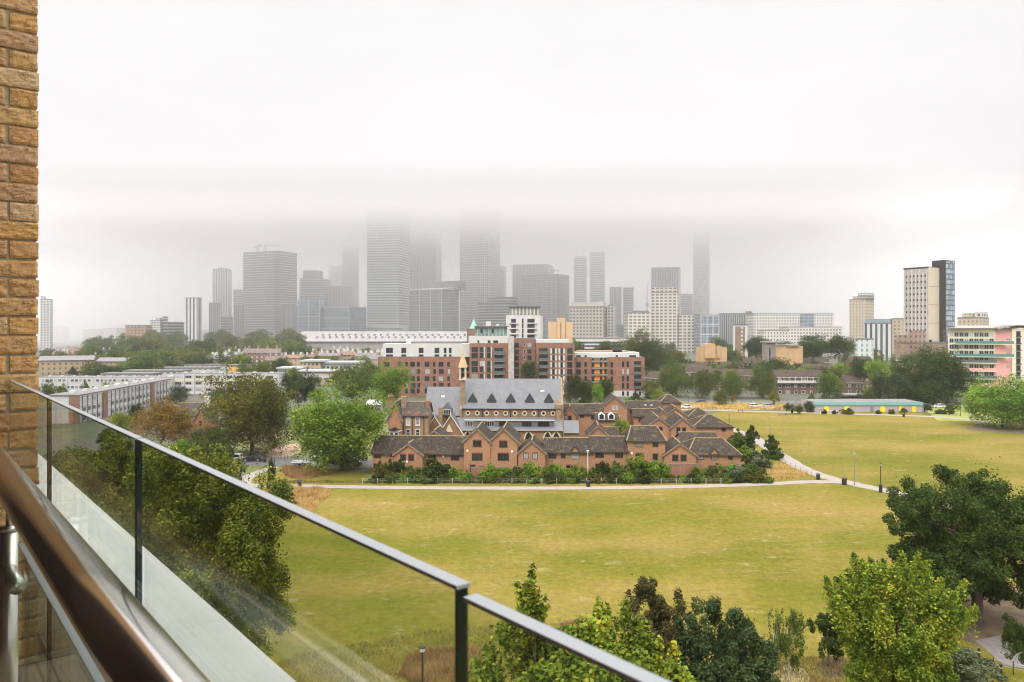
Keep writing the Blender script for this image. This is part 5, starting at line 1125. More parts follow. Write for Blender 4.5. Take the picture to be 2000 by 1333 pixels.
# mid-distance named trees:  label, x, top row, D, width, height, kind, colour, faces
for i, a in enumerate([
    ('large dark olive plane tree left of the bright green one', 492, 735, 176, 172, 158, 'broad', 'olv', 30000, .036),
    ('bright green full-crowned tree in front of the old brick houses', 668, 768, 157, 176, 144, 'broad', 'brt', 30000, .040),
    ('orange and gold autumn tree above the glass balustrade', 318, 787, 172, 106, 84, 'broad', 'org', 20000, .040),
    ('yellow-green tree squeezed between the plane and bright green trees', 612, 786, 215, 80, 60, 'round', 'yel', 9000, .05),
    ('dark willow-like tree behind the plane tree', 583, 722, 262, 60, 62, 'feather', 'blue', 9000, .06),
    ('dark upright tree right of the willow-like one', 612, 735, 270, 40, 50, 'feather', 'dark', 8000, .06),
    ('grey-green broad tree left of the brick flats', 688, 714, 285, 84, 66, 'broad', 'mid', 14000, .05),
    ('fresh green tree in front of the left end of the brick flats', 764, 713, 262, 74, 72, 'broad', 'brt', 14000, .05),
    ('narrow green tree between two green trees left of the brick flats', 726, 708, 300, 40, 56, 'round', 'mid', 8000, .06),
    ('dark shrub-like tree below the pale yellow slab flats', 352, 750, 300, 42, 40, 'round', 'blue', 6000, .06),
    ('dark tree against the pale slab flats, left of the plane tree', 425, 758, 300, 40, 50, 'round', 'blue', 6000, .06),
    ('rounded chestnut with dense leaves at the right edge of the far lawn', 1958, 743, 226, 132, 96, 'broad', 'brt', 26000, .042),
    ('huge dark evergreen mass left of the pink flats', 1824, 684, 300, 118, 104, 'broad', 'dark', 26000, .040),
    ('dark feathery tree in front of the huge dark mass', 1738, 724, 298, 76, 62, 'feather', 'blue', 12000, .05),
    ('lime yellow tree behind the dark feathery one', 1720, 702, 335, 58, 42, 'broad', 'lime', 10000, .05),
    ('dark round tree left of the lime yellow one', 1680, 698, 350, 46, 46, 'round', 'dark', 9000, .06),
    ('round green street tree, leftmost in the row behind the far lawn', 1313, 718, 330, 52, 56, 'ball', 'mid', 12000, .050),
    ('round green street tree before the maisonettes, second from the left', 1371, 726, 322, 50, 50, 'ball', 'mid', 12000, .050),
    ('round green street tree, third in the row before the maisonettes', 1432, 728, 322, 52, 48, 'ball', 'mid', 12000, .050),
    ('round green street tree left of the white access balcony', 1489, 725, 322, 56, 52, 'ball', 'mid', 12000, .050),
    ('round dense street tree right of the white access balcony', 1620, 732, 318, 58, 50, 'ball', 'mid', 12000, .050),
    ('rounded tree with a light top beside the right end of the brick flats', 1311, 700, 372, 46, 44, 'round', 'mid', 9000, .055),
    ('tall dark tree behind the round trees right of the flats', 1512, 700, 400, 56, 40, 'round', 'dark', 9000, .06),
    ('dark tree before the right wing of the brick flats, left of the orange bay', 1120, 735, 300, 32, 56, 'round', 'dark', 8000, .07),
    ('dark tree hiding the foot of the orange bay at left', 1147, 742, 300, 26, 50, 'round', 'dark', 8000, .07),
    ('small light green pointed tree under the orange bay', 1166, 752, 285, 22, 36, 'round', 'brt', 7000, .08),
    ('dark pointed tree right of the orange bay', 1184, 743, 300, 28, 50, 'round', 'dark', 8000, .07),
    ('small bluish tree before the white base of the brick flats', 1241, 758, 300, 18, 28, 'cone', 'blue', 5000, .08),
    ('pale lime shrub-like tree right of the white base', 1287, 760, 262, 32, 26, 'broad', 'lime', 8000, .06),
    ('ivy-dark tree in front of the plain brick block', 1034, 708, 318, 30, 44, 'round', 'dark', 8000, .07),
    ('dark tree at the right corner of the brick flats', 1272, 742, 322, 34, 44, 'round', 'dark', 8000, .07),
    ('slim light green young tree before the maisonettes', 1512, 754, 290, 24, 34, 'cone', 'lime', 6000, .08),
    ('small orange-tinged young tree by the parked cars', 1430, 763, 295, 14, 22, 'cone', 'org', 4000, .1),
    ('small dark tree left of the orange-tinged young tree', 1409, 763, 292, 30, 30, 'round', 'olv', 6000, .07),
    ('young green tree left of the turquoise pavilion', 1586, 760, 285, 20, 34, 'cone', 'mid', 5000, .08),
    ('dense dark shrub tree at the left end of the turquoise pavilion', 1580, 786, 268, 20, 26, 'round', 'dark', 6000, .08),
    ('courtyard tree with light green leaves among the brick houses', 1212, 818, 178, 34, 36, 'round', 'yel', 8000, .08),
    ('dark bushy tree under the lodge left of the plane tree', 408, 838, 168, 76, 60, 'broad', 'mid', 14000, .055),
    ('bluish pine-like young tree by the car park', 420, 850, 158, 46, 60, 'feather', 'blue', 10000, .06),
    ('small conifer before the tan brick building', 142, 712, 430, 20, 24, 'cone', 'blue', 4000, .1),
    ('large round domed tree before the tan brick building', 268, 694, 440, 82, 44, 'round', 'mid', 14000, .05),
    ('low dark tree left of the large domed tree', 215, 716, 430, 54, 26, 'round', 'dark', 7000, .07),
    ('light green tree before the far-left slab flats', 92, 745, 290, 30, 40, 'round', 'mid', 6000, .07),
    ('feathery tree before the far-left slab flats', 122, 752, 288, 28, 30, 'feather', 'mid', 6000, .07),
    ('slim conifer-like tree in the middle of the far-left slab flats', 165, 742, 290, 26, 34, 'cone', 'mid', 6000, .07),
    ('small light tree at the right end of the far-left slab flats', 212, 745, 290, 22, 26, 'round', 'yel', 5000, .07),
    ('olive tree at the foot of the angled slab flats', 236, 808, 190, 44, 44, 'broad', 'yel', 9000, .06),
    ('dark green small tree left of the autumn tree', 266, 792, 195, 26, 50, 'round', 'dark', 7000, .07),
    ('far dark tree behind the maisonettes, right of the small brick tower', 1478, 659, 480, 46, 34, 'broad', 'dark', 9000, .06),
    ('big dark tree group left of the pale stepped offices base', 1590, 656, 460, 66, 40, 'broad', 'dark', 10000, .055),
    ('large dark tree right of the pale stepped offices base', 1638, 656, 450, 60, 42, 'broad', 'dark', 10000, .055),
    ('tall dark tree rising behind the brick flats at right', 1249, 645, 440, 46, 60, 'broad', 'mid', 10000, .055),
    ('broad dark tree right of the tall one behind the brick flats', 1276, 668, 430, 60, 56, 'broad', 'dark', 10000, .055),
    ('small slender tree with a bare stem beside the park path', 529, 897, 142, 16, 46, 'feather', 'dark', 2600, .12),
]):
    tree(*a[:6], kind=a[6], col=a[7], v=i % 3, n=a[8], leaf=a[9])
# the distant woods, many alike
gW = 'rounded trees of the wooded park at left'
for k in range(100):
    f = rtr.random(); D = 480 + 330 * f; x = rtr.uniform(178, 470) if D < 600 else rtr.uniform(165, 600)
    yt = 697 - 54 * f + rtr.uniform(-3, 6); w = rtr.uniform(34, 60) * 600 / D
    if x < 250: yt += 8
    tree('rounded leafy tree crown packed in the wooded park at left', x, yt, D, w, w * rtr.uniform(.7, .95), 'round', rtr.choice(['mid', 'dark', 'mid', 'olv']), rtr.randrange(2), 4200, .085, group=gW)
gR = 'trees between the brick flats and the towers at right'
for k in range(60):
    f = rtr.random(); D = 410 + 330 * f; x = rtr.uniform(1080, 1420) if rtr.random() < .6 else rtr.uniform(1400, 1770)
    yt = 704 - 46 * f + rtr.uniform(-4, 8); w = rtr.uniform(30, 52) * 500 / D
    if x < 1230: D = rtr.uniform(560, 680); yt = rtr.uniform(662, 680)
    tree('leafy crown among the many trees between the brick flats, maisonettes and far offices', x, yt, D, w, w * rtr.uniform(.7, .95), 'round', rtr.choice(['mid', 'dark', 'mid', 'olv', 'dark']), rtr.randrange(2), 4200, .085, group=gR)
gM = 'trees poking up between the brown roofs at right'
for k in range(34):
    D = rtr.uniform(350, 440); x = rtr.uniform(1290, 1790); yt = pz_row = CY + (H - rtr.uniform(7, 11.5)) * F / D; w = rtr.uniform(22, 44)
    tree('small green tree poking up between the brown roofs behind the far lawn', x, yt, D, w, w * rtr.uniform(.8, 1.1), 'round', rtr.choice(['mid', 'dark', 'yel', 'olv', 'mid']), rtr.randrange(2), 4200, .085, group=gM)
gN = 'trees among the terraces left of the brick flats'
for k in range(48):
    D = rtr.uniform(380, 640) if k < 34 else rtr.uniform(660, 800); x = rtr.uniform(420, 760) if k < 34 else rtr.uniform(560, 745); yt = CY + (H - rtr.uniform(8, 12)) * F / D; w = rtr.uniform(20, 38) * 450 / D
    tree('small tree among the old terraces left of the brick flats', x, yt, D, w, w, 'round', rtr.choice(['mid', 'dark', 'yel', 'olv']), rtr.randrange(2), 4200, .085, group=gN)
for k in range(12):
    D = rtr.uniform(560, 800); x = rtr.uniform(80, 190); yt = CY + (H - rtr.uniform(8, 12)) * F / D; w = rtr.uniform(26, 44) * 500 / D
    tree('hazy tree beyond the tan brick building at far left', x, yt, D, w, w * .8, 'round', rtr.choice(['mid', 'olv']), 0, 4200, .085, group='hazy trees at far left')
gS = 'trees along the road behind the far lawn'
for k in range(16):
    x = rtr.choice([rtr.uniform(1690, 1900), rtr.uniform(1110, 1320)]); D = rtr.uniform(306, 330); w = rtr.uniform(20, 40)
    tree('green tree in the belt along the road behind the far lawn', x, rtr.uniform(738, 758), D, w, w * 1.1, 'round', rtr.choice(['dark', 'mid', 'olv']), rtr.randrange(2), 4200, .085, group=gS)
# ---------------------------------------------------------------- near trees, one mesh each
def near(label, x, yt, D, wp, hp, n, leaf, m, seed, trunk=.35, tm=None, X=None, base=0., name='tree', lean=0, limbs=9, **k):
    rx = wp / 2 / F * D; rz = hp / 2 / F * D; zt = pz(yt, D); hc = zt - rz; X = px(x, D)
    t = empty(name, (X, D, base), 0, label, 'tree')
    link('trunk', trunk_mesh('trunk', seed, 0, trunk, hc, rx, rz, tm, limbs), t)
    link('crown', crown_mesh('crown', seed, n, leaf, (rx, rx, rz), m=m, **k), t, (0, 0, hc)); return t
near('big olive green tree with yellowing top leaves behind the glass balustrade', 368, 888, 47, 350, 400, 170000, .20, L_olv, 5, .4, nl=48, lr=.24, sub=9)
near('second olive tree further left behind the glass, partly hidden by the rail', 165, 850, 58, 250, 330, 90000, .22, L_olv, 15, .4, nl=36, lr=.26, sub=9)
near('yellow-topped tree peeping over the glass at left', 300, 878, 66, 190, 200, 60000, .22, L_yel, 25, .3, nl=30, lr=.28, sub=8)
near('wide dark oak at the right edge over bare soil', 1908, 950, 76, 282, 245, 170000, .28, L_dark, 6, .55, nl=52, lr=.22, sub=9, low=-.5)
near('yellow-green maple with upright shoots in front of the dark oak', 1752, 1108, 47, 226, 320, 110000, .20, L_yel, 7, .3, nl=44, lr=.24, sub=9, shoots=60)
near('large-leaved yellow-green tree at the bottom behind the second glass pane', 1105, 1245, 27, 400, 400, 75000, .19, L_yel, 8, .25, nl=46, lr=.21, sub=8, aspect=.75, stretch=1.3)
near('yellow-green leafy treetop right of the tall shoot, rising above the glass rail', 1225, 1205, 30, 170, 300, 26000, .19, L_yel, 18, .15, nl=24, lr=.26, sub=8, aspect=.75, stretch=1.3)
near('narrow leafy shoot of a yellow-green tree rising above the glass rail', 1045, 1138, 28, 84, 240, 5000, .19, L_yel, 9, .1, nl=20, lr=.22, stretch=1.2, jit=.8, aspect=.8, limbs=4)
near('brownish bushy conifer-like tree at bottom centre', 1272, 1146, 50, 140, 200, 45000, .17, L_con, 10, .25, nl=34, lr=.25, sub=8)
near('dark blue-green tree right of the brownish one at the bottom', 1408, 1190, 47, 176, 250, 60000, .21, L_blue, 11, .3, nl=36, lr=.25, sub=8)
near('thin feathery birch standing on the lawn', 1540, 1190, 63, 62, 106, 7000, .15, L_mid, 12, .07, M_birch, nl=20, lr=.28, droop=1., stretch=1.4, limbs=6)
near('very thin bare-stemmed young birch left of the feathery one', 1510, 1195, 60, 34, 110, 1500, .15, L_mid, 22, .05, M_birch, nl=14, lr=.3, droop=1., stretch=1.4, limbs=4)
near('small round tree with a bare stem left of the yellow-green maple', 1618, 1198, 66, 66, 84, 12000, .17, L_dark, 13, .09, nl=20, lr=.3, limbs=5)
for a in [('dense dark shrub at the right edge beside the grey path', 1984, 1210, 62, 60, 84, 'dark', 16000), ('flowering pale shrub at the bottom right beside the railing', 1880, 1268, 55, 130, 100, 'sil', 20000), ('low dark shrub under the yellow-green maple', 1800, 1290, 52, 120, 90, 'mid', 16000),
          ('dark shrub spilling into the bottom edge right of the blue-green tree', 1480, 1290, 48, 50, 80, 'blue', 8000)]:
    lab, x, yt, D, w, h_, c_, n_ = a; tree(lab, x, yt, D, w, h_, 'bush', c_, 1, n_, .055, name='shrub', cat='bush')
# hedge and shrubs before the brick houses
hb = random.Random(21); cl = ['mid', 'dark', 'brt', 'olv', 'brt', 'sil', 'yel']
specs = [(745, 905, 40, 'olv'), (770, 897, 34, 'dark'), (790, 912, 30, 'yel'), (812, 915, 36, 'mid'), (843, 898, 50, 'dark'), (868, 905, 36, 'dark'), (893, 913, 34, 'brt'), (918, 922, 30, 'mid'), (945, 926, 34, 'yel'),
         (962, 910, 46, 'brt'), (990, 914, 46, 'brt'), (1015, 912, 46, 'mid'), (1045, 906, 52, 'brt'), (1072, 908, 46, 'brt'), (1100, 910, 44, 'brt'), (1130, 912, 46, 'brt'), (1155, 914, 42, 'mid'), (1186, 900, 42, 'dark'),
         (1210, 905, 38, 'mid'), (1245, 893, 44, 'yel'), (1262, 904, 40, 'dark'), (1287, 902, 44, 'brt'), (1312, 925, 36, 'mid'), (1338, 926, 34, 'olv'), (1365, 912, 34, 'brt'), (1392, 910, 36, 'mid'), (1420, 908, 44, 'brt'),
         (1440, 912, 38, 'sil'), (1462, 905, 42, 'mid'), (1452, 873, 36, 'brt'), (1478, 880, 46, 'sil'), (1490, 898, 40, 'sil'), (1475, 905, 40, 'mid'), (1440, 845, 40, 'mid'), (1508, 868, 44, 'dark'), (1462, 850, 36, 'dark'), (1430, 862, 34, 'brt')]
hl = {'olv': 'olive', 'dark': 'dark green', 'yel': 'yellow-green', 'mid': 'mid green', 'brt': 'bright green', 'sil': 'silvery green'}
wh = lambda x: ('the low houses at left' if x < 905 else 'the twin gables' if x < 1012 else 'the gable with paired white-curtained windows' if x < 1066 else 'the house with a gablet' if x < 1156 else 'the two-window brick house' if x < 1228 else 'the hipped brick house' if x < 1300 else 'the right-hand gable' if x < 1360 else 'the right end house')
for i, (x, yt, w, c_) in enumerate(specs):
    D = 146.5 + (i % 3) * .9 if yt > 885 or x < 1430 else 158
    if x > 1425 and yt < 900: D = 172 if yt < 870 else 160
    tree('%s shrub in the hedge below %s' % (hl[c_], wh(x)), x, yt, D, w, w * .9, 'bush', c_, i % 2, 7000, .10, name='shrub', cat='bush', group='shrubs along the brick estate hedge')
for i in range(46):
    x = 735 + i * 17 + hb.uniform(-6, 6)
    tree('low ground-hugging shrub at the foot of the estate hedge', x, 928 + hb.uniform(-6, 4), 144.6 + hb.uniform(0, .8), hb.uniform(20, 34), 22, 'bush', hb.choice(['mid', 'dark', 'olv', 'brt', 'olv']), i % 2, 7000, .10, name='shrub', cat='bush', group='low shrubs at the foot of the hedge')
for lab, x, yt, D, w in [('dark cone-shaped bush beside the curving path', 1469, 833, 190, 24), ('second dark cone-shaped bush where the path disappears', 1507, 852, 178, 24)]:
    tree(lab, x, yt, D, w, 34, 'bush', 'dark', 0, 7000, .10, name='bush', cat='bush')
for i, (x, yt, w) in enumerate([(1655, 797, 26), (1608, 800, 14), (1740, 800, 14), (1765, 798, 16), (1630, 802, 12), (1560, 792, 22), (1540, 788, 20), (1815, 790, 20), (1860, 790, 26), (1840, 800, 24), (1715, 802, 12)]):
    tree('%s bush in front of the %s' % (('low round', 'small dark', 'clipped', 'tufty')[i % 4], 'turquoise pavilion' if 1589 < x < 1801 else 'pavilion end, by the parked cars' if x > 1801 else 'pavilion left corner'), x, yt, 262, w, w * .7, 'bush', ['mid', 'dark', 'olv'][i % 3], i % 2, 7000, .10, name='bush', cat='bush', group='bushes near the pavilion')
for i, (x, yt, w, c_) in enumerate([(385, 860, 50, 'mid'), (440, 872, 34, 'dark'), (300, 870, 60, 'mid'), (350, 862, 50, 'brt'), (215, 838, 50, 'mid'), (1195, 775, 20, 'mid'), (1225, 778, 22, 'brt'), (1255, 778, 24, 'mid'), (1140, 776, 24, 'dark'), (1300, 775, 20, 'brt')]):
    tree('%s thicket %s' % (hl[c_], 'under the autumn tree and lodge' if x < 500 else 'between the flats and the brick estate'), x, yt, 165 if x < 500 else 255, w, w * .8, 'bush', c_, i % 2, 7000, .10, name='bush', cat='bush', group='thickets')
# ---------------------------------------------------------------- dry grass
def tufts(name, label, poly, n, hgt, wid, m, seed, z=.0, lean=.5):
    g = np.random.default_rng(seed); P_ = np.array(poly); lo, hi = P_.min(0), P_.max(0)
    q = g.uniform(lo, hi, (n * 3, 2)); ins = np.zeros(len(q), bool); j = len(P_) - 1
    for i in range(len(P_)):
        xi, yi = P_[i]; xj, yj = P_[j]; ins ^= ((yi > q[:, 1]) != (yj > q[:, 1])) & (q[:, 0] < (xj - xi) * (q[:, 1] - yi) / (yj - yi + 1e-9) + xi); j = i
    q = q[ins][:n]; n = len(q); h = hgt * g.uniform(.4, 1.15, n) * (.75 + .35 * np.sin(q[:, 0] * 1.3) * np.cos(q[:, 1] * 1.1)); a = g.uniform(0, 6.28, n); d = np.stack([np.cos(a), np.sin(a)], 1); l = g.normal(size=(n, 2)) * lean * h[:, None]
    v = np.zeros((n, 3, 3)); v[:, 0, :2] = q - d * wid / 2; v[:, 1, :2] = q + d * wid / 2; v[:, 2, :2] = q + l; v[:, 2, 2] = h; v[:, :, 2] += z
    me = bpy.data.meshes.new(name); me.vertices.add(n * 3); me.vertices.foreach_set('co', v.reshape(-1)); me.loops.add(n * 3); me.loops.foreach_set('vertex_index', np.arange(n * 3, dtype=np.int32))
    me.polygons.add(n); me.polygons.foreach_set('loop_start', np.arange(0, n * 3, 3, dtype=np.int32)); me.polygons.foreach_set('loop_total', np.full(n, 3, dtype=np.int32)); me.materials.append(m); me.update(); me.validate()
    return tag(link(name, me), label, None, None, 'stuff')
M_gold = leafmat('grass_gold', (.30, .19, .065), (.50, .34, .12), (.68, .52, .22), trans=.2, ns=.3); M_rus = leafmat('grass_russet', (.19, .11, .05), (.34, .21, .09), (.48, .34, .15), trans=.2, ns=.3); M_mixg = leafmat('grass_rough', (.09, .09, .02), (.20, .17, .05), (.34, .27, .10), trans=.2, ns=.25)
tufts('dry_grass', 'patch of tall golden dry grass beside the path', ring([G(505, 958), G(560, 952), G(640, 954), G(648, 968), G(618, 985), G(610, 1008), G(575, 1000), G(530, 985)], 1), 9000, .75, .12, M_gold, 1)
tufts('dry_grass', 'patch of russet dry grass beyond the path near the white truck', ring([G(545, 915), G(580, 911), G(622, 913), G(625, 930), G(600, 938), G(560, 934)], 1), 5000, .8, .12, M_rus, 2)
tufts('dry_grass', 'golden grass strip behind the far path', [G(1320, 799), G(1335, 788), G(1540, 790), G(1548, 801)], 12000, .9, .28, M_gold, 3)
tufts('dry_grass', 'golden grass wedge where the paths meet', [G(1440, 938), G(1500, 920), G(1520, 905), G(1580, 927), G(1570, 932), G(1500, 941)], 5000, .7, .12, M_gold, 4)
tufts('rough_grass', 'rough tangled grass at the bottom behind the glass', ring([G(540, 1290), G(700, 1255), G(900, 1225), G(1160, 1215), G(1180, 1250), (16, 52), (-35, 52)], 1), 26000, .5, .05, M_mixg, 5, lean=.8)
tufts('rough_grass', 'russet tuft of weeds at the bottom right of the glass', ring([G(1060, 1232), G(1150, 1212), G(1185, 1240), G(1110, 1260)], 1), 5000, .8, .05, M_rus, 6)
tufts('rough_grass', 'rusty rough grass around the lamp at the bottom', ring([G(770, 1333), G(800, 1275), G(900, 1262), G(960, 1285), G(900, 1340)], 1), 8000, .7, .05, M_rus, 7)
tufts('rough_grass', 'weedy grass at the foot of the estate hedge', [(-44, 144.3), (43, 144.3), (43, 146.5), (-44, 146.5)], 9000, .5, .12, M_mixg, 8)
tufts('rough_grass', 'rough grass at the bottom right under the maple', ring([G(1480, 1300), G(1600, 1280), G(1700, 1290), G(1700, 1400), G(1450, 1400)], 1), 9000, .35, .05, M_mixg, 9, lean=.8)
# ---------------------------------------------------------------- balcony: local x runs along the rail away from us, local y into the building
from mathutils import noise as mn
bl = empty('balcony_building', (0, 0, 27.68), R(128.66), 'orange-yellow brick building with the decked balcony we stand on', 'building')
HB = 1.32
def brick_close():
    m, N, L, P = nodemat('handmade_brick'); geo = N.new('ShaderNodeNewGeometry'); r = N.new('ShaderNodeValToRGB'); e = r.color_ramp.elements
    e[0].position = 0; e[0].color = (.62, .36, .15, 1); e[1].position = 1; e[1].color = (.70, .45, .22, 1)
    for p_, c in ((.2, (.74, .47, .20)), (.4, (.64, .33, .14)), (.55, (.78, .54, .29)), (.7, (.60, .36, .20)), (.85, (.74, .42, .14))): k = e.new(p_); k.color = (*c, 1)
    L.new(geo.outputs['Random Per Island'], r.inputs[0])
    a = noise(N, L, 45, 6, rough=.7); b_ = noise(N, L, 190, 4, rough=.7); k = mth(N, L, 'MULTIPLY', rng_(N, L, a, .3, .7, .72, 1.18), rng_(N, L, b_, .3, .7, .82, 1.1))
    kc = N.new('ShaderNodeCombineColor'); [L.new(k, kc.inputs[i]) for i in range(3)]; c = mixc(N, L, 1., r.outputs[0], kc.outputs[0], 'MULTIPLY')
    c = mixc(N, L, mth(N, L, 'MULTIPLY', rng_(N, L, noise(N, L, 17, 5), .6, .72), .5), c, (.70, .56, .38))
    t = N.new('ShaderNodeTexCoord'); mp = N.new('ShaderNodeMapping'); mp.inputs['Scale'].default_value = (1, .45, 1.6); mp.inputs['Rotation'].default_value = (.35, 0, 0); L.new(t.outputs['Object'], mp.inputs[0])
    vo = N.new('ShaderNodeTexVoronoi'); vo.feature = 'DISTANCE_TO_EDGE'; vo.inputs['Scale'].default_value = 42; L.new(mp.outputs[0], vo.inputs['Vector'])
    cr = rng_(N, L, vo.outputs['Distance'], 0, .05, 0, 1); cm = rng_(N, L, noise(N, L, 22, 3), .52, .62)
    c = mixc(N, L, mth(N, L, 'MULTIPLY', mth(N, L, 'SUBTRACT', 1, cr), mth(N, L, 'MULTIPLY', cm, .65)), c, (.16, .07, .03))
    L.new(c, P.inputs['Base Color']); P.inputs['Roughness'].default_value = .9
    bump(N, L, P, mth(N, L, 'ADD', a, mth(N, L, 'MULTIPLY', mth(N, L, 'MULTIPLY', cr, cm), .6)), .8, .006); return m
M_cbk = brick_close(); M_mort = mat('sandy_mortar', (.42, .34, .22), .95, var=.2, vs=40.)
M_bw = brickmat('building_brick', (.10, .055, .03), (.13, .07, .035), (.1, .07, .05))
b = MB(); b.box(3.586, 4.1, -.432, 1.7, -.02, 3.1, M_mort); b.build('mortar_core', bl)
S0 = 3.58; rb = random.Random(4); vs, fs = [], []
def brick(p0, p1, z0, z1):
    """p measured outwards from the wall line; rough front and outer end"""
    p0 += rb.uniform(-.001, .002); p1 += rb.uniform(-.004, .002); z1 += rb.uniform(-.002, .001); z0 += rb.uniform(-.001, .002); n0 = len(vs); nx_, nz_ = max(4, int((p1 - p0) / .011)), 8; sd_ = rb.uniform(0, 99); tilt = rb.uniform(-.002, .002)
    for j in range(nz_ + 1):
        for i in range(nx_ + 1):
            u, v = i / nx_, j / nz_; p = p0 + (p1 - p0) * u; z = z0 + (z1 - z0) * v; ed = min(u * (p1 - p0), (1 - u) * (p1 - p0), v * (z1 - z0), (1 - v) * (z1 - z0))
            d = .003 * max(0, 1 - ed / .004) ** 2 + .0035 * mn.fractal(Vector((p * 30 + sd_, z * 55, sd_)), 1., 2., 4) + .003 * abs(mn.noise(Vector((p * 14, z * 60 + p * 25, sd_)))) + tilt
            dz = .0015 * mn.noise(Vector((p * 40, sd_, z * 9))); dp = .0022 * mn.noise(Vector((z * 60, sd_, 3))) if i == nx_ else 0
            vs.append((S0 - .004 + d, -(p + dp), z + dz))
    for j in range(nz_):
        for i in range(nx_): q = n0 + j * (nx_ + 1) + i; fs.append((q, q + 1, q + nx_ + 2, q + nx_ + 1))
    # borders going back
    rim = [n0 + i for i in range(nx_ + 1)] + [n0 + j * (nx_ + 1) + nx_ for j in range(1, nz_ + 1)] + [n0 + nz_ * (nx_ + 1) + i for i in range(nx_ - 1, -1, -1)] + [n0 + j * (nx_ + 1) for j in range(nz_ - 1, 0, -1)]
    m0 = len(vs); vs.extend([(S0 + .10, vs[q][1], vs[q][2]) for q in rim])
    for k in range(len(rim)): k2 = (k + 1) % len(rim); fs.append((rim[k2], rim[k], m0 + k, m0 + k2))
ztop = HB + 1.246
k = 0
zc_ = ztop + .075 * 6
while zc_ > 0.0:
    odd = k % 2      # header / stretcher courses alternate; the course at ztop is a header course
    if odd: brick(.225, .44, zc_ - .067, zc_); brick(0.0, .215, zc_ - .067, zc_); brick(-.225, -.01, zc_ - .067, zc_)
    else: brick(.3425, .44, zc_ - .067, zc_); brick(.1175, .3325, zc_ - .067, zc_); brick(-.1075, .1075, zc_ - .067, zc_)
    zc_ -= .075; k += 1
me = bpy.data.meshes.new('brick_pier'); me.from_pydata(vs, [], fs); me.materials.append(M_cbk); me.update(); link('brick_pier', me, bl)
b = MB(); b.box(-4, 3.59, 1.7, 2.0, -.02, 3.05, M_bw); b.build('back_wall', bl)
b = MB(); b.box(3.545, 3.57, -.12, 1.69, .0, 3.1, mat('rail_reflection_brown', (.035, .018, .010), .6)); b.build('rail_reflection_board', bl)  # unseen board added so the rail reflects dark brown instead of bright brick
b = MB(); b.box(-4, 4.1, -.15, 2.0, 3.12, 3.35, mat('soffit_brown', (.07, .042, .028), .7, var=.1)); b.build('soffit', bl)
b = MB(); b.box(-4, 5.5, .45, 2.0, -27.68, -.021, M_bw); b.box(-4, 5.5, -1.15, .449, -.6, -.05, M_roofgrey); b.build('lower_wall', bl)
M_deck = mat('weathered_deck', (.24, .18, .125), .85, var=.35, vs=9.)
b = MB()
for i in range(18):
    y0 = 1.68 - i * .135; b.box(-3.9, 3.585 if y0 > -.45 else 5.2, y0 - .125, y0, -.045, -.003 - (i % 3) * .001, M_deck)
b.build('deck_boards', bl)
b = MB(); b.box(-4, 9.5, -1.165, -.76, -.05, .0, mat('pale_coping', (.47, .465, .45), .55, var=.05, vs=3.)); b.build('coping', bl)
# glass balustrade
def glassmat(name, tint, edge=False):
    m, N, L, P = nodemat(name)
    if edge: P.inputs['Base Color'].default_value = (*tint, 1); P.inputs['Roughness'].default_value = .15; return m
    N.remove(P); tr = N.new('ShaderNodeBsdfTransparent'); tr.inputs[0].default_value = (*tint, 1); gs = N.new('ShaderNodeBsdfGlossy'); gs.inputs['Roughness'].default_value = .015; gs.inputs[0].default_value = (.95, 1, .97, 1)
    fr = N.new('ShaderNodeFresnel'); geo = N.new('ShaderNodeNewGeometry'); L.new(rng_(N, L, geo.outputs['Backfacing'], 0, 1, 1.45, 1 / 1.45), fr.inputs[0]); ms = N.new('ShaderNodeMixShader'); sm_ = noise(N, L, 2.2, 4)
    # faint smears of dirt on the pane
    df = N.new('ShaderNodeBsdfDiffuse'); df.inputs[0].default_value = (.5, .55, .52, 1); m3 = N.new('ShaderNodeMixShader')
    L.new(mth(N, L, 'MULTIPLY', fr.outputs[0], .7), ms.inputs[0]); L.new(tr.outputs[0], ms.inputs[1]); L.new(gs.outputs[0], ms.inputs[2])
    L.new(rng_(N, L, sm_, .45, .75, .0, .07), m3.inputs[0]); L.new(ms.outputs[0], m3.inputs[1]); L.new(df.outputs[0], m3.inputs[2])
    L.new(m3.outputs[0], N['Material Output'].inputs[0]); return m
M_gl = glassmat('clear_glass', (.88, .91, .875)); M_ge = glassmat('glass_edge', (.004, .014, .012), True)
M_cap = mat('pale_cap', (.42, .44, .45), .4, .3, var=.05)
bal = empty('glass_balustrade', (0, 0, 27.68), R(128.66), 'frameless glass balustrade with a thick brown-bronze handrail running along the balcony', 'balustrade')
pg, tg = .339, .0125; hg = .203
def pane(s0, s1, p, z0, z1, t, name='glass_panel', cap=True):
    b = MB(); b.box(s0 + .003, s1 - .003, -p - t, -p, z0, z1, M_gl); n = len(b.f)
    b.m[n - 6 + 5] = b.mi(M_ge); b.m[n - 6 + 1] = b.mi(M_ge); b.m[n-6] = b.mi(M_ge)
    o = b.build(name, bal)
    if cap: b = MB(); b.box(s0, s1, -p - t - .0004, -p + .0004, z1 + .0005, z1 + .0035, M_cap); b.build('edge_strip', o)
    return o
for s0, s1, dz in ((2.585, 3.57, 0), (1.525, 2.577, 0), (.492, 1.516, 0), (-.9, .4835, -.006)): pane(s0, s1, pg, .03, HB - hg + dz, tg)
def bronzed():
    m, N, L, P = nodemat('bronze_rail'); P.inputs['Metallic'].default_value = 1; P.inputs['Roughness'].default_value = .17
    L.new(mixc(N, L, rng_(N, L, noise(N, L, 5, 4), .3, .7), (.93, .87, .84), (.98, .94, .92)), P.inputs['Base Color']); return m
M_br = bronzed(); M_ss = mat('satin_steel', (.62, .60, .56), .3, .9, var=.06, vs=12.)
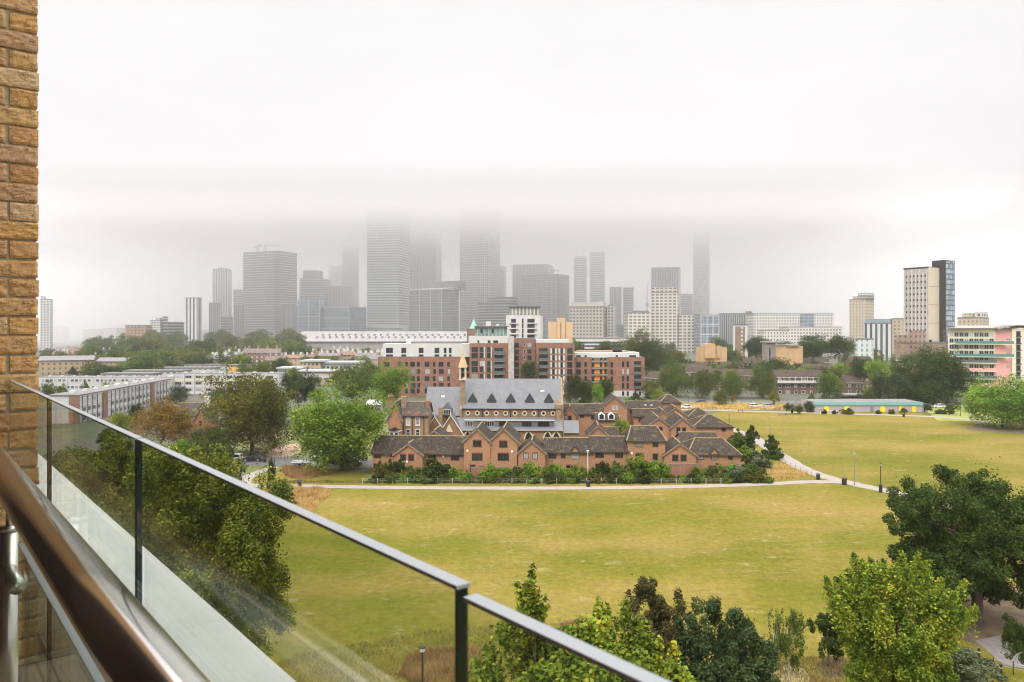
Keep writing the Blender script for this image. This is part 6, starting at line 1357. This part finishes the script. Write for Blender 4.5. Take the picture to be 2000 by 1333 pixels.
b = MB(); b.tube([(-1.5, -.25, HB - .438), (3.55, -.25, HB - .438)], .044, M_br, 40); b.build('handrail', bal, smooth=True)
pane(-1.4, 2.42, .250, .06, HB - .575, .014, 'lower_glass_panel')
for s in (2.62, .9 - 1.2): 
    b = MB(); b.tube([(s, -.25, 0), (s, -.25, HB - .578)], .0225, M_ss, 24); b.tube([(s, -.25, HB - .578), (s, -.25, HB - .565)], .0245, M_ss, 24); b.tube([(s, -.25, HB - .565), (s, -.25, HB - .47)], .008, M_ss, 10); o = b.build('post', bal, smooth=True)
    b = MB(); b.tube([(s - .01, -.25, HB - .69), (s - .19, -.25, HB - .69)], .021, M_ss, 24); b.build('bracket', o, smooth=True); b = MB(); b.lathe([(.02, 0), (.045, .004), (.045, .012), (.02, .016)], M_ss, 20, (s, -.25)); b.build('base_plate', o)
# ---------------------------------------------------------------- cars, lamps, bins, benches, fences
M_tyre = mat('tyre', (.015, .015, .016), .8); M_rim = mat('rim', (.45, .46, .47), .35, .8); M_cglass = mat('car_glass', (.02, .025, .03), .08); M_hl = mat('headlight_glass', (.7, .72, .74), .1); M_tl = mat('tail_light', (.4, .01, .01), .2)
def paint(name, col, rough=.22):
    m = mat(name, col, rough, .0, var=.02); m.node_tree.nodes['Principled BSDF'].inputs['Coat Weight'].default_value = .8; return m
P_white = paint('car_white', (.72, .73, .74)); P_black = paint('car_black', (.015, .017, .022)); P_silver = paint('car_silver', (.42, .43, .44)); P_blue = paint('car_blue', (.05, .09, .18)); P_grey = paint('car_grey', (.10, .11, .12))
CARM = {}
def car(label, x, y, D, col, rz=0., kind='hatch', group=None, name='parked_car'):
    """x: photo column; y: tyre contact row only for reference; heading along local +x"""
    r = empty(name, (px(x, D), D, .03), rz, label, 'car', group); Lh = 2.15; key = (kind, col.name)
    if key not in CARM:
        low = [(-Lh, .32), (-Lh, .72), (-Lh + .08, .92), (1.05, .95), (1.85, .82), (Lh, .66), (Lh, .30)]
        cab = [(-Lh + .12, .92), (-Lh + .35, 1.40), (-1.2, 1.48), (.1, 1.46), (1.15, .94)] if kind == 'hatch' else [(-1.75, .92), (-1.2, 1.36), (-.7, 1.43), (.25, 1.42), (1.2, .94)]
        b = MB(); b.xprism(low, -.86, .86, col); n = len(cab)
        for s_ in (-1, 1): b.face([(X, s_ * (.84 if z < 1 else .66), z) for X, z in (cab if s_ < 0 else cab[::-1])], M_cglass)
        for i in range(n - 1):
            (xa_, za), (xb_, zb_) = cab[i], cab[i + 1]; wa, wb = (.84 if za < 1 else .66), (.84 if zb_ < 1 else .66)
            top = za > 1.3 and zb_ > 1.3; b.face([(xa_, -wa, za), (xb_, -wb, zb_), (xb_, wb, zb_), (xa_, wa, za)], col if top else M_cglass)
        for s_ in (-1, 1):
            for (xa_, za), (xb_, zb_) in [(cab[0], cab[1]), (cab[1], cab[2]), (cab[2], cab[3]), (cab[3], cab[4]), ((-.45, .94), (-.4, 1.45))]: b.tube([(xa_, s_ * (.85 if za < 1 else .67), za), (xb_, s_ * (.85 if zb_ < 1 else .67), zb_)], .045, col, 5)
        o = b.build('body'); me0 = o.data; bpy.data.objects.remove(o)
        b = MB(); b.lathe([(.02, -.1), (.32, -.1), (.33, 0), (.32, .1), (.02, .1)], M_tyre, 16); b.lathe([(.01, .105), (.21, .11), (.22, .1)], M_rim, 12); b.lathe([(.22, -.1), (.21, -.11), (.01, -.105)], M_rim, 12); o = b.build('wheel'); me1 = o.data; bpy.data.objects.remove(o)
        b = MB(); b.box(-.06, .05, -.18, .18, -.08, .08, M_hl); o = b.build('headlight'); me2 = o.data; bpy.data.objects.remove(o)
        b = MB(); b.box(-.03, .05, -.12, .12, -.1, .1, M_tl); o = b.build('tail_light'); me3 = o.data; bpy.data.objects.remove(o); CARM[key] = (me0, me1, me2, me3)
    a, w_, h_, t_ = CARM[key]; link('body', a, r)
    for X in (-1.35, 1.35):
        for s_ in (-1, 1): o = link('wheel', w_, r, (X, s_ * .80, .33)); o.rotation_euler = (R(90), 0, 0)
    for s_ in (-1, 1): link('headlight', h_, r, (Lh - .02, s_ * .6, .70)); link('tail_light', t_, r, (-Lh - .02, s_ * .7, .80))
    return r
car('white hatchback parked nearest the glass rail on the small car park', 454, 903, 169, P_white, R(180))
car('black hatchback parked right of the white one, near a sapling', 494, 904, 168.5, P_black, R(180))
car('dark car half hidden under the bright green tree behind the truck', 650, 908, 164, P_black, 0)
car('pale silver car half hidden under the bright green tree, near its trunk', 688, 908, 163.5, P_silver, 0, 'saloon')
tr = empty('flatbed_truck', (px(605, 162), 162, .03), R(0), 'white flatbed truck with an empty bed under the bright green tree', 'truck')
b = MB(); b.xprism([(.4, .35), (.4, 1.95), (.6, 2.15), (1.3, 2.12), (1.95, 1.35), (2.6, 1.05), (2.75, .35)], -.95, .95, P_white); o = b.build('cab', tr)
for s_ in (-1, 1): b = MB(); q = [(.75, s_ * .96, 1.2), (1.75, s_ * .96, 1.2), (1.25, s_ * .96, 1.9), (.75, s_ * .96, 1.95)]; b.face(q if s_ < 0 else q[::-1], M_cglass); b.build('side_window', o)
b = MB(); b.face([(1.98, -.8, 1.40), (1.98, .8, 1.40), (1.38, .75, 2.08), (1.38, -.75, 2.08)], M_cglass); b.build('windscreen', o)
b = MB(); b.box(-3.6, .3, -1.0, 1.0, .75, .85, M_steel); b.box(-3.6, .3, -1.05, -1.0, .85, 1.15, P_white); b.box(-3.6, .3, 1.0, 1.05, .85, 1.15, P_white); b.box(-3.65, -3.6, -1, 1, .85, 1.15, P_white); b.box(.2, .3, -1, 1, .86, 1.9, P_white); b.build('flatbed', tr)
b = MB(); b.box(-3.5, .4, -.4, .4, .5, .745, M_dark); b.build('chassis', tr)
for X in (-2.4, 1.9):
    for s_ in (-1, 1): o = link('wheel', CARM[('hatch', 'car_white')][1], tr, (X, s_ * .86, .36)); o.rotation_euler = (R(90), 0, 0); o.scale = (1.1, 1.1, 1.1)
for i, (x, D, c, lab) in enumerate([(1140, 268, P_white, 'white car parked behind the church right gable'), (1172, 268, P_black, 'dark car parked right of the one behind the church'), (1226, 268, P_silver, 'pale car parked before the white base of the brick flats'), (1340, 280, P_white, 'white car left of the golden grass strip'),
        (1475, 284, P_white, 'white car behind the golden grass, left one of a pair'), (1497, 284, P_silver, 'pale car behind the golden grass, right one of a pair'), (1606, 300, P_silver, 'silver car glimpsed under the dense street tree'),
        (1833, 282, P_white, 'white car parked under the huge dark trees'), (1864, 283, P_black, 'dark car between two white cars under the huge trees'), (1888, 282, P_white, 'white car half hidden by the right edge chestnut'), (1807, 284, P_grey, 'grey car at the right end of the turquoise pavilion'), (1368, 300, P_grey, 'dark car behind the fence at the round street trees')]):
    car(lab, x, 0, D, c, R(180 if i % 2 else 0), 'hatch' if i % 3 else 'saloon', group='cars parked along the road behind the far lawn')
M_lamp = mat('lamp_black', (.02, .022, .022), .5); M_globe = mat('lamp_glass', (.7, .7, .66), .2)
def lamp(label, x, yb, yt, base=False, head='cap', col=None, D=None):
    D = D or gD(yb); h = pz(yt, D); r = empty('street_lamp', (px(x, D), D, 0), 0, label, 'lamp post'); c = col or M_lamp
    b = MB(); b.tube([(0, 0, 0), (0, 0, h - .45)], [.09, .06], c, 10)
    b.build('pole', r)
    if base: b = MB(); b.lathe([(.30, 0), (.30, 1.35), (.12, 1.5)], c, 12); b.build('base', r)
    b = MB(); b.lathe([(.05, h - .45), (.14, h - .4), (.17, h - .15)] if head == 'cap' else [(.05, h - .5), (.2, h - .4), (.2, h - .1)], M_globe, 10); b.lathe([(.26, h - .13), (.22, h - .05), (.02, h)], c, 12); b.build('lantern', r)
lamp('tall slim grey lamp post standing beside the path right of the bin', 1669, 948, 884, col=M_steel)
lamp('black lamp post with a thick black base beside the path', 1720, 962, 905, True)
lamp('small lamp post in front of the two cone-shaped bushes', 1504, 905, 837, D=183)
lamp('lamp post beside the tent-roofed brick house', 1424, 855, 804, D=225)
lamp('pale lamp post in front of the brick house with a gablet', 1148, 946, 880, D=146.6, col=M_wfr)
lamp('dark lamp post at the bottom seen through the glass', 825, 1413, 1262, D=59, head='globe')
lamp('tall dark lamp post at the car park near the conifer', 384, 890, 847, D=185)
lamp('tall lamp post beside the pavilion end and parked cars', 1876, 815, 770, D=255)
lamp('dark lamp post behind the brick estate at the golden grass', 1344, 806, 770, D=262)
lamp('dark slim lamp post in front of the angled white slab', 252, 800, 745, D=235)
lamp('second slim lamp post in front of the angled white slab', 270, 806, 752, D=230)
def bin_(label, x, yb, D=None, h=1.15, w=.36):
    D = D or gD(yb); r = empty('litter_bin', (px(x, D), D, 0), 0, label, 'bin')
    b = MB(); b.lathe([(w * .92, 0), (w, .05), (w, h * .82)], M_lamp, 12); b.build('body', r); b = MB(); b.lathe([(w * 1.05, h * .93), (w * .9, h), (.02, h + .04)], M_lamp, 12); [b.box(q - .03, q + .03, -.03 + w * .6, .03 + w * .6, h * .8, h * .95, M_lamp) for q in (-w * .7, w * .7)]; [b.box(q - .03, q + .03, -.03 - w * .6, .03 - w * .6, h * .8, h * .95, M_lamp) for q in (-w * .7, w * .7)]; b.build('lid', r)
    b = MB(); b.lathe([(w * .8, h * .83), (w * .8, h * .86), (.02, h * .86)], M_globe, 10); b.build('liner', r)
bin_('dark litter bin at the path edge below the lamp by the gablet house', 1149, 951); bin_('black litter bin at the tip of the grass wedge', 1598, 937); bin_('larger black litter bin at the path junction', 1649, 947, h=1.3, w=.45)
bin_('small dark bin beside the path above the golden grass patch', 585, 951); bin_('small bin beside the far path near the pavilion', 1547, 807); bin_('dark bin on the far path before the pavilion', 1765, 815); bin_('dark litter bin at the car park entrance by the sapling', 517, 914, 167)
def bench(label, x, y, rz=0., w=1.8):
    D = gD(y); r = empty('park_bench', (px(x, D), D, 0), rz, label, 'bench'); m = mat('bench_wood', (.28, .20, .13), .8)
    b = MB(); [b.box(-w/2, w/2, -.25 + q * .13, -.15 + q * .13, .42, .46, m) for q in range(4)]; b.build('seat', r)
    b = MB(); [b.box(-w/2, w/2, .28, .32, .55 + q * .15, .65 + q * .15, m) for q in range(3)]; b.build('backrest', r)
    for X in (-w * .42, w * .42): b = MB(); b.box(X - .03, X + .03, -.25, -.19, 0, .42, M_lamp); b.box(X - .03, X + .03, .27, .33, 0, .98, M_lamp); b.build('leg', r)
bench('park bench on the far path beside the golden grass strip, left one', 1446, 805, R(180)); bench('park bench on the far lawn edge, darker and nearest', 1527, 812, R(180), 2.6); bench('small bench behind the far path at centre of the golden strip', 1518, 801, R(180))
bench('pale bench in front of the back houses near the golden grass', 1395, 800, R(180))
# low post fence before the hedge, fence of the angled verge, railings, walls
def fence(name, label, pts, h=.9, sp=3., m=None, rails=(.5, .85), wood=.06):
    m = m or mat('fence_post_wood', (.42, .36, .27), .9, var=.3, vs=4.); x0, y0 = pts[0]; r = empty(name, (x0, y0, 0), 0, label, 'fence'); b = MB(); k = 0
    for (xa_, ya_), (xb_, yb_) in zip(pts, pts[1:]):
        l = math.hypot(xb_ - xa_, yb_ - ya_); n = max(1, int(l / sp))
        for i in range(n):
            t_ = i / n; X, Y = xa_ + (xb_ - xa_) * t_ - x0, ya_ + (yb_ - ya_) * t_ - y0; p = MB(); p.box(X - wood, X + wood, Y - wood, Y + wood, 0, h, m); p.build('post', r); k += 1
        for z in rails: b.tube([(xa_ - x0, ya_ - y0, h * z), (xb_ - x0, yb_ - y0, h * z)], .018, M_steel, 4)
    b.build('rail', r)
fence('post_fence', 'low weathered post and wire fence along the foot of the hedge', [(-28, 144.1), (42, 144.1)], 1.0, 2.8)
fence('post_fence', 'low fence slanting along the golden grass wedge to the path tip', [G(1525, 905), G(1596, 936)], 1.0, 2.5)
fence('metal_railing', 'dark railing at the bottom right beside the bollard', [G(1940, 1310), G(2060, 1335)], 1.1, 1.2, M_lamp, wood=.03)
fence('timber_fence', 'grey close fence behind the golden grass and parked cars', [G(1340, 788), G(1700, 788)], 1.8, 3.5, M_roofgrey, (.3, .6, .9))
for x, y in ((1955, 1322), (1912, 1290)): D = gD(y); r = empty('bollard', (px(x, D), D, 0), 0, 'black bollard %s the grey path at bottom right' % ('right of' if x > 1950 else 'on the left of'), 'bollard'); b = MB(); b.lathe([(.11, 0), (.10, .85), (.13, .9), (.12, 1.02), (.02, 1.08)], M_lamp, 12); b.build('post', r); b = MB(); b.lathe([(.115, .70), (.115, .78)], M_globe, 12); b.build('band', r)
for i, x in enumerate((549, 556, 562, 569, 576, 583)): D = 171 - (i % 2); r = empty('bollard', (px(x, D), D, 0), 0, 'small brown bollard, %s from left in the row across the red path' % ('first', 'second', 'third', 'fourth', 'fifth', 'sixth')[i], 'bollard', 'bollards across the red path'); b = MB(); b.lathe([(.1, 0), (.1, .9), (.02, 1.)], mat('brown_post', (.22, .13, .09)), 10); b.build('post', r)
r = empty('garden_wall', (px(945, 147.3), 147.3, 0), 0, 'low red brick garden wall below the twin gables, half covered by leaves', 'wall'); b = MB(); b.box(-2.5, 4.8, 0, .25, 0, 2.4, M_rb); b.build('wall', r); b = MB(); b.box(-2.55, 4.85, -.04, .29, 2.401, 2.5, M_verge); b.build('coping', r)
r = empty('garden_wall', (px(1322, 147.3), 147.3, 0), 0, 'low red brick garden wall in front of the right-hand gable', 'wall'); b = MB(); b.box(-1.8, 4.2, 0, .25, 0, 3.0, M_rb); b.build('wall', r); b = MB(); b.box(-1.85, 4.25, -.04, .29, 3.001, 3.1, M_verge); b.build('coping', r)
r = empty('gate_shelter', (px(1618, 262), 262, 0), 0, 'white painted frames and signs standing before the pavilion', 'frame')
for i in range(4): b = MB(); X = (i - 1.5) * 1.8; b.box(X - .08, X + .08, -.05, .05, 0, 1.3, M_wfr); b.build('post', r)
b = MB(); b.box(-2.8, 2.8, -.04, .04, 1.15, 1.25, M_wfr); b.build('rail', r)
# ---------------------------------------------------------------- a label of its own for every repeat
LM = [(170, 'the lone pinkish tower'), (300, 'the low pinkish brick block'), (350, 'the pale twin-slab block'), (405, 'the striped tower'), (465, 'the pale lined tower'), (585, 'the broad banded tower'), (700, 'the speckled tower'), (800, 'the pale banded tower'), (900, 'the winged-roof office'), (1000, 'the square-gridded tower'), (1110, 'the mixed glass tower'), (1215, 'the heavy beige office'), (1330, 'the cream gridded tower'), (1420, 'the lattice needle tower'), (1480, 'the small brick tower'), (1560, 'the concrete church'), (1660, 'the pale stepped offices'), (1750, 'the tan tower'), (1860, 'the student tower'), (9999, 'the pink flats')]
_o = 'first second third fourth fifth sixth seventh eighth ninth tenth eleventh twelfth thirteenth fourteenth fifteenth sixteenth seventeenth eighteenth nineteenth'.split()
_t = ['twent', 'thirt', 'fort', 'fift', 'sixt']
NTH = _o + [w for t_ in _t for w in [t_ + 'ieth'] + [t_ + 'y-' + q for q in _o[:9]]]
OR = ['nearest'] + [w + ' nearest' for w in NTH[1:]]
def relabel(rows, what, noun, below='below'):
    by = {}
    for o, x, D, c in rows: by.setdefault(next(n for lim, n in LM if x < lim), []).append((D, o, c))
    for lm, l in by.items():
        l.sort(key=lambda q: q[0])
        for i, (D, o, c) in enumerate(l):
            o['label'] = ('%s %s, %s of the %s %s %s' % (c, noun, OR[i], what, below, lm)) if len(l) > 1 else '%s %s, the only one of the %s %s %s' % (c, noun, what, below, lm)
for g_, w_ in ((gW, 'wooded park trees'), (gR, 'distant wood trees'), (gM, 'brown-roof trees'), (gN, 'trees among terraces'), ('hazy trees at far left', 'hazy far trees'), (gS, 'roadside belt trees')): relabel(GRP[g_], w_, 'tree')
relabel(REC[gL], 'old street terraces', 'brick terrace'); relabel(REC['far terraces at left'], 'hazy small terraces', 'brick terrace'); relabel(REC[gE], 'packed maisonette roofs', 'tiled maisonettes'); relabel(HZ, 'low horizon blocks', 'block', 'around')
WH = {'the low houses at left': 'the low houses', 'the twin gables': 'the twin gables', 'the gable with paired white-curtained windows': 'the curtained gable', 'the house with a gablet': 'the gablet house', 'the two-window brick house': 'the two-window house', 'the hipped brick house': 'the hipped house', 'the right-hand gable': 'the right gable', 'the right end house': 'the end house'}
for g_ in ('shrubs along the brick estate hedge', 'low shrubs at the foot of the hedge', 'bushes near the pavilion', 'thickets'):
    by = {}
    for o, x, D, c in GRP[g_]:
        k = WH[wh(x)] if 'hedge' in g_ else 'the pavilion' if 'pav' in g_ else 'the lodge trees' if x < 500 else 'the brick flats'
        by.setdefault(k, []).append((x, o, c))
    for k, l in by.items():
        l.sort(key=lambda q: q[0])
        for i, (x, o, c) in enumerate(l):
            n_ = {'shrubs along the brick estate hedge': 'shrub in the tall hedge', 'low shrubs at the foot of the hedge': 'low shrub in the hedge foot', 'bushes near the pavilion': 'bush', 'thickets': 'thicket'}[g_]
            o['label'] = '%s %s, %s from left before %s' % (c, n_, NTH[i], k)
# ---------------------------------------------------------------- air
def air(name, x0, x1, y0, y1, z0, z1, dens, label, col=(1, .992, 1)):
    b = MB(); b.box(x0, x1, y0, y1, z0, z1, volmat(name + '_air', dens, col)); o = b.build(name); tag(o, label, None, None, 'stuff'); return o
air('haze', -9400, 9400, -400, 9400, -1.02, 262, .00013, 'thin even haze over the whole town')
air('mist', -1500, 1500, 640, 2200, -.9, 158.6, .0004, 'mist between the park and the towers')
air('mist', -1300, 1300, 980, 2100, -.85, 154.3, .0016, 'mist among the towers')
for i, (zb, zt_, y1, dn, c_) in enumerate(((122, 136, 1900, .00025, 1), (136, 150, 1900, .0008, 1), (150, 162, 1850, .0025, 1), (162, 175, 1800, .006, .99), (175, 192, 1750, .010, .91), (192, 212, 1700, .009, .81), (212, 232, 1720, .006, .75), (232, 255, 1750, .0022, .75), (255, 290, 1780, .0009, .74), (290, 335, 1800, .00035, .76), (335, 430, 1900, .00014, .8))):
    air('low_cloud', -760 + abs(i - 5) * 25, 600 - abs(i - 5) * 22, 800 + i * 20, y1, zb + .5, zt_, dn, 'low grey cloud swallowing the tower tops', (c_, c_ * .992, c_))  # upper layers coloured darker to offset the strong light on their tops
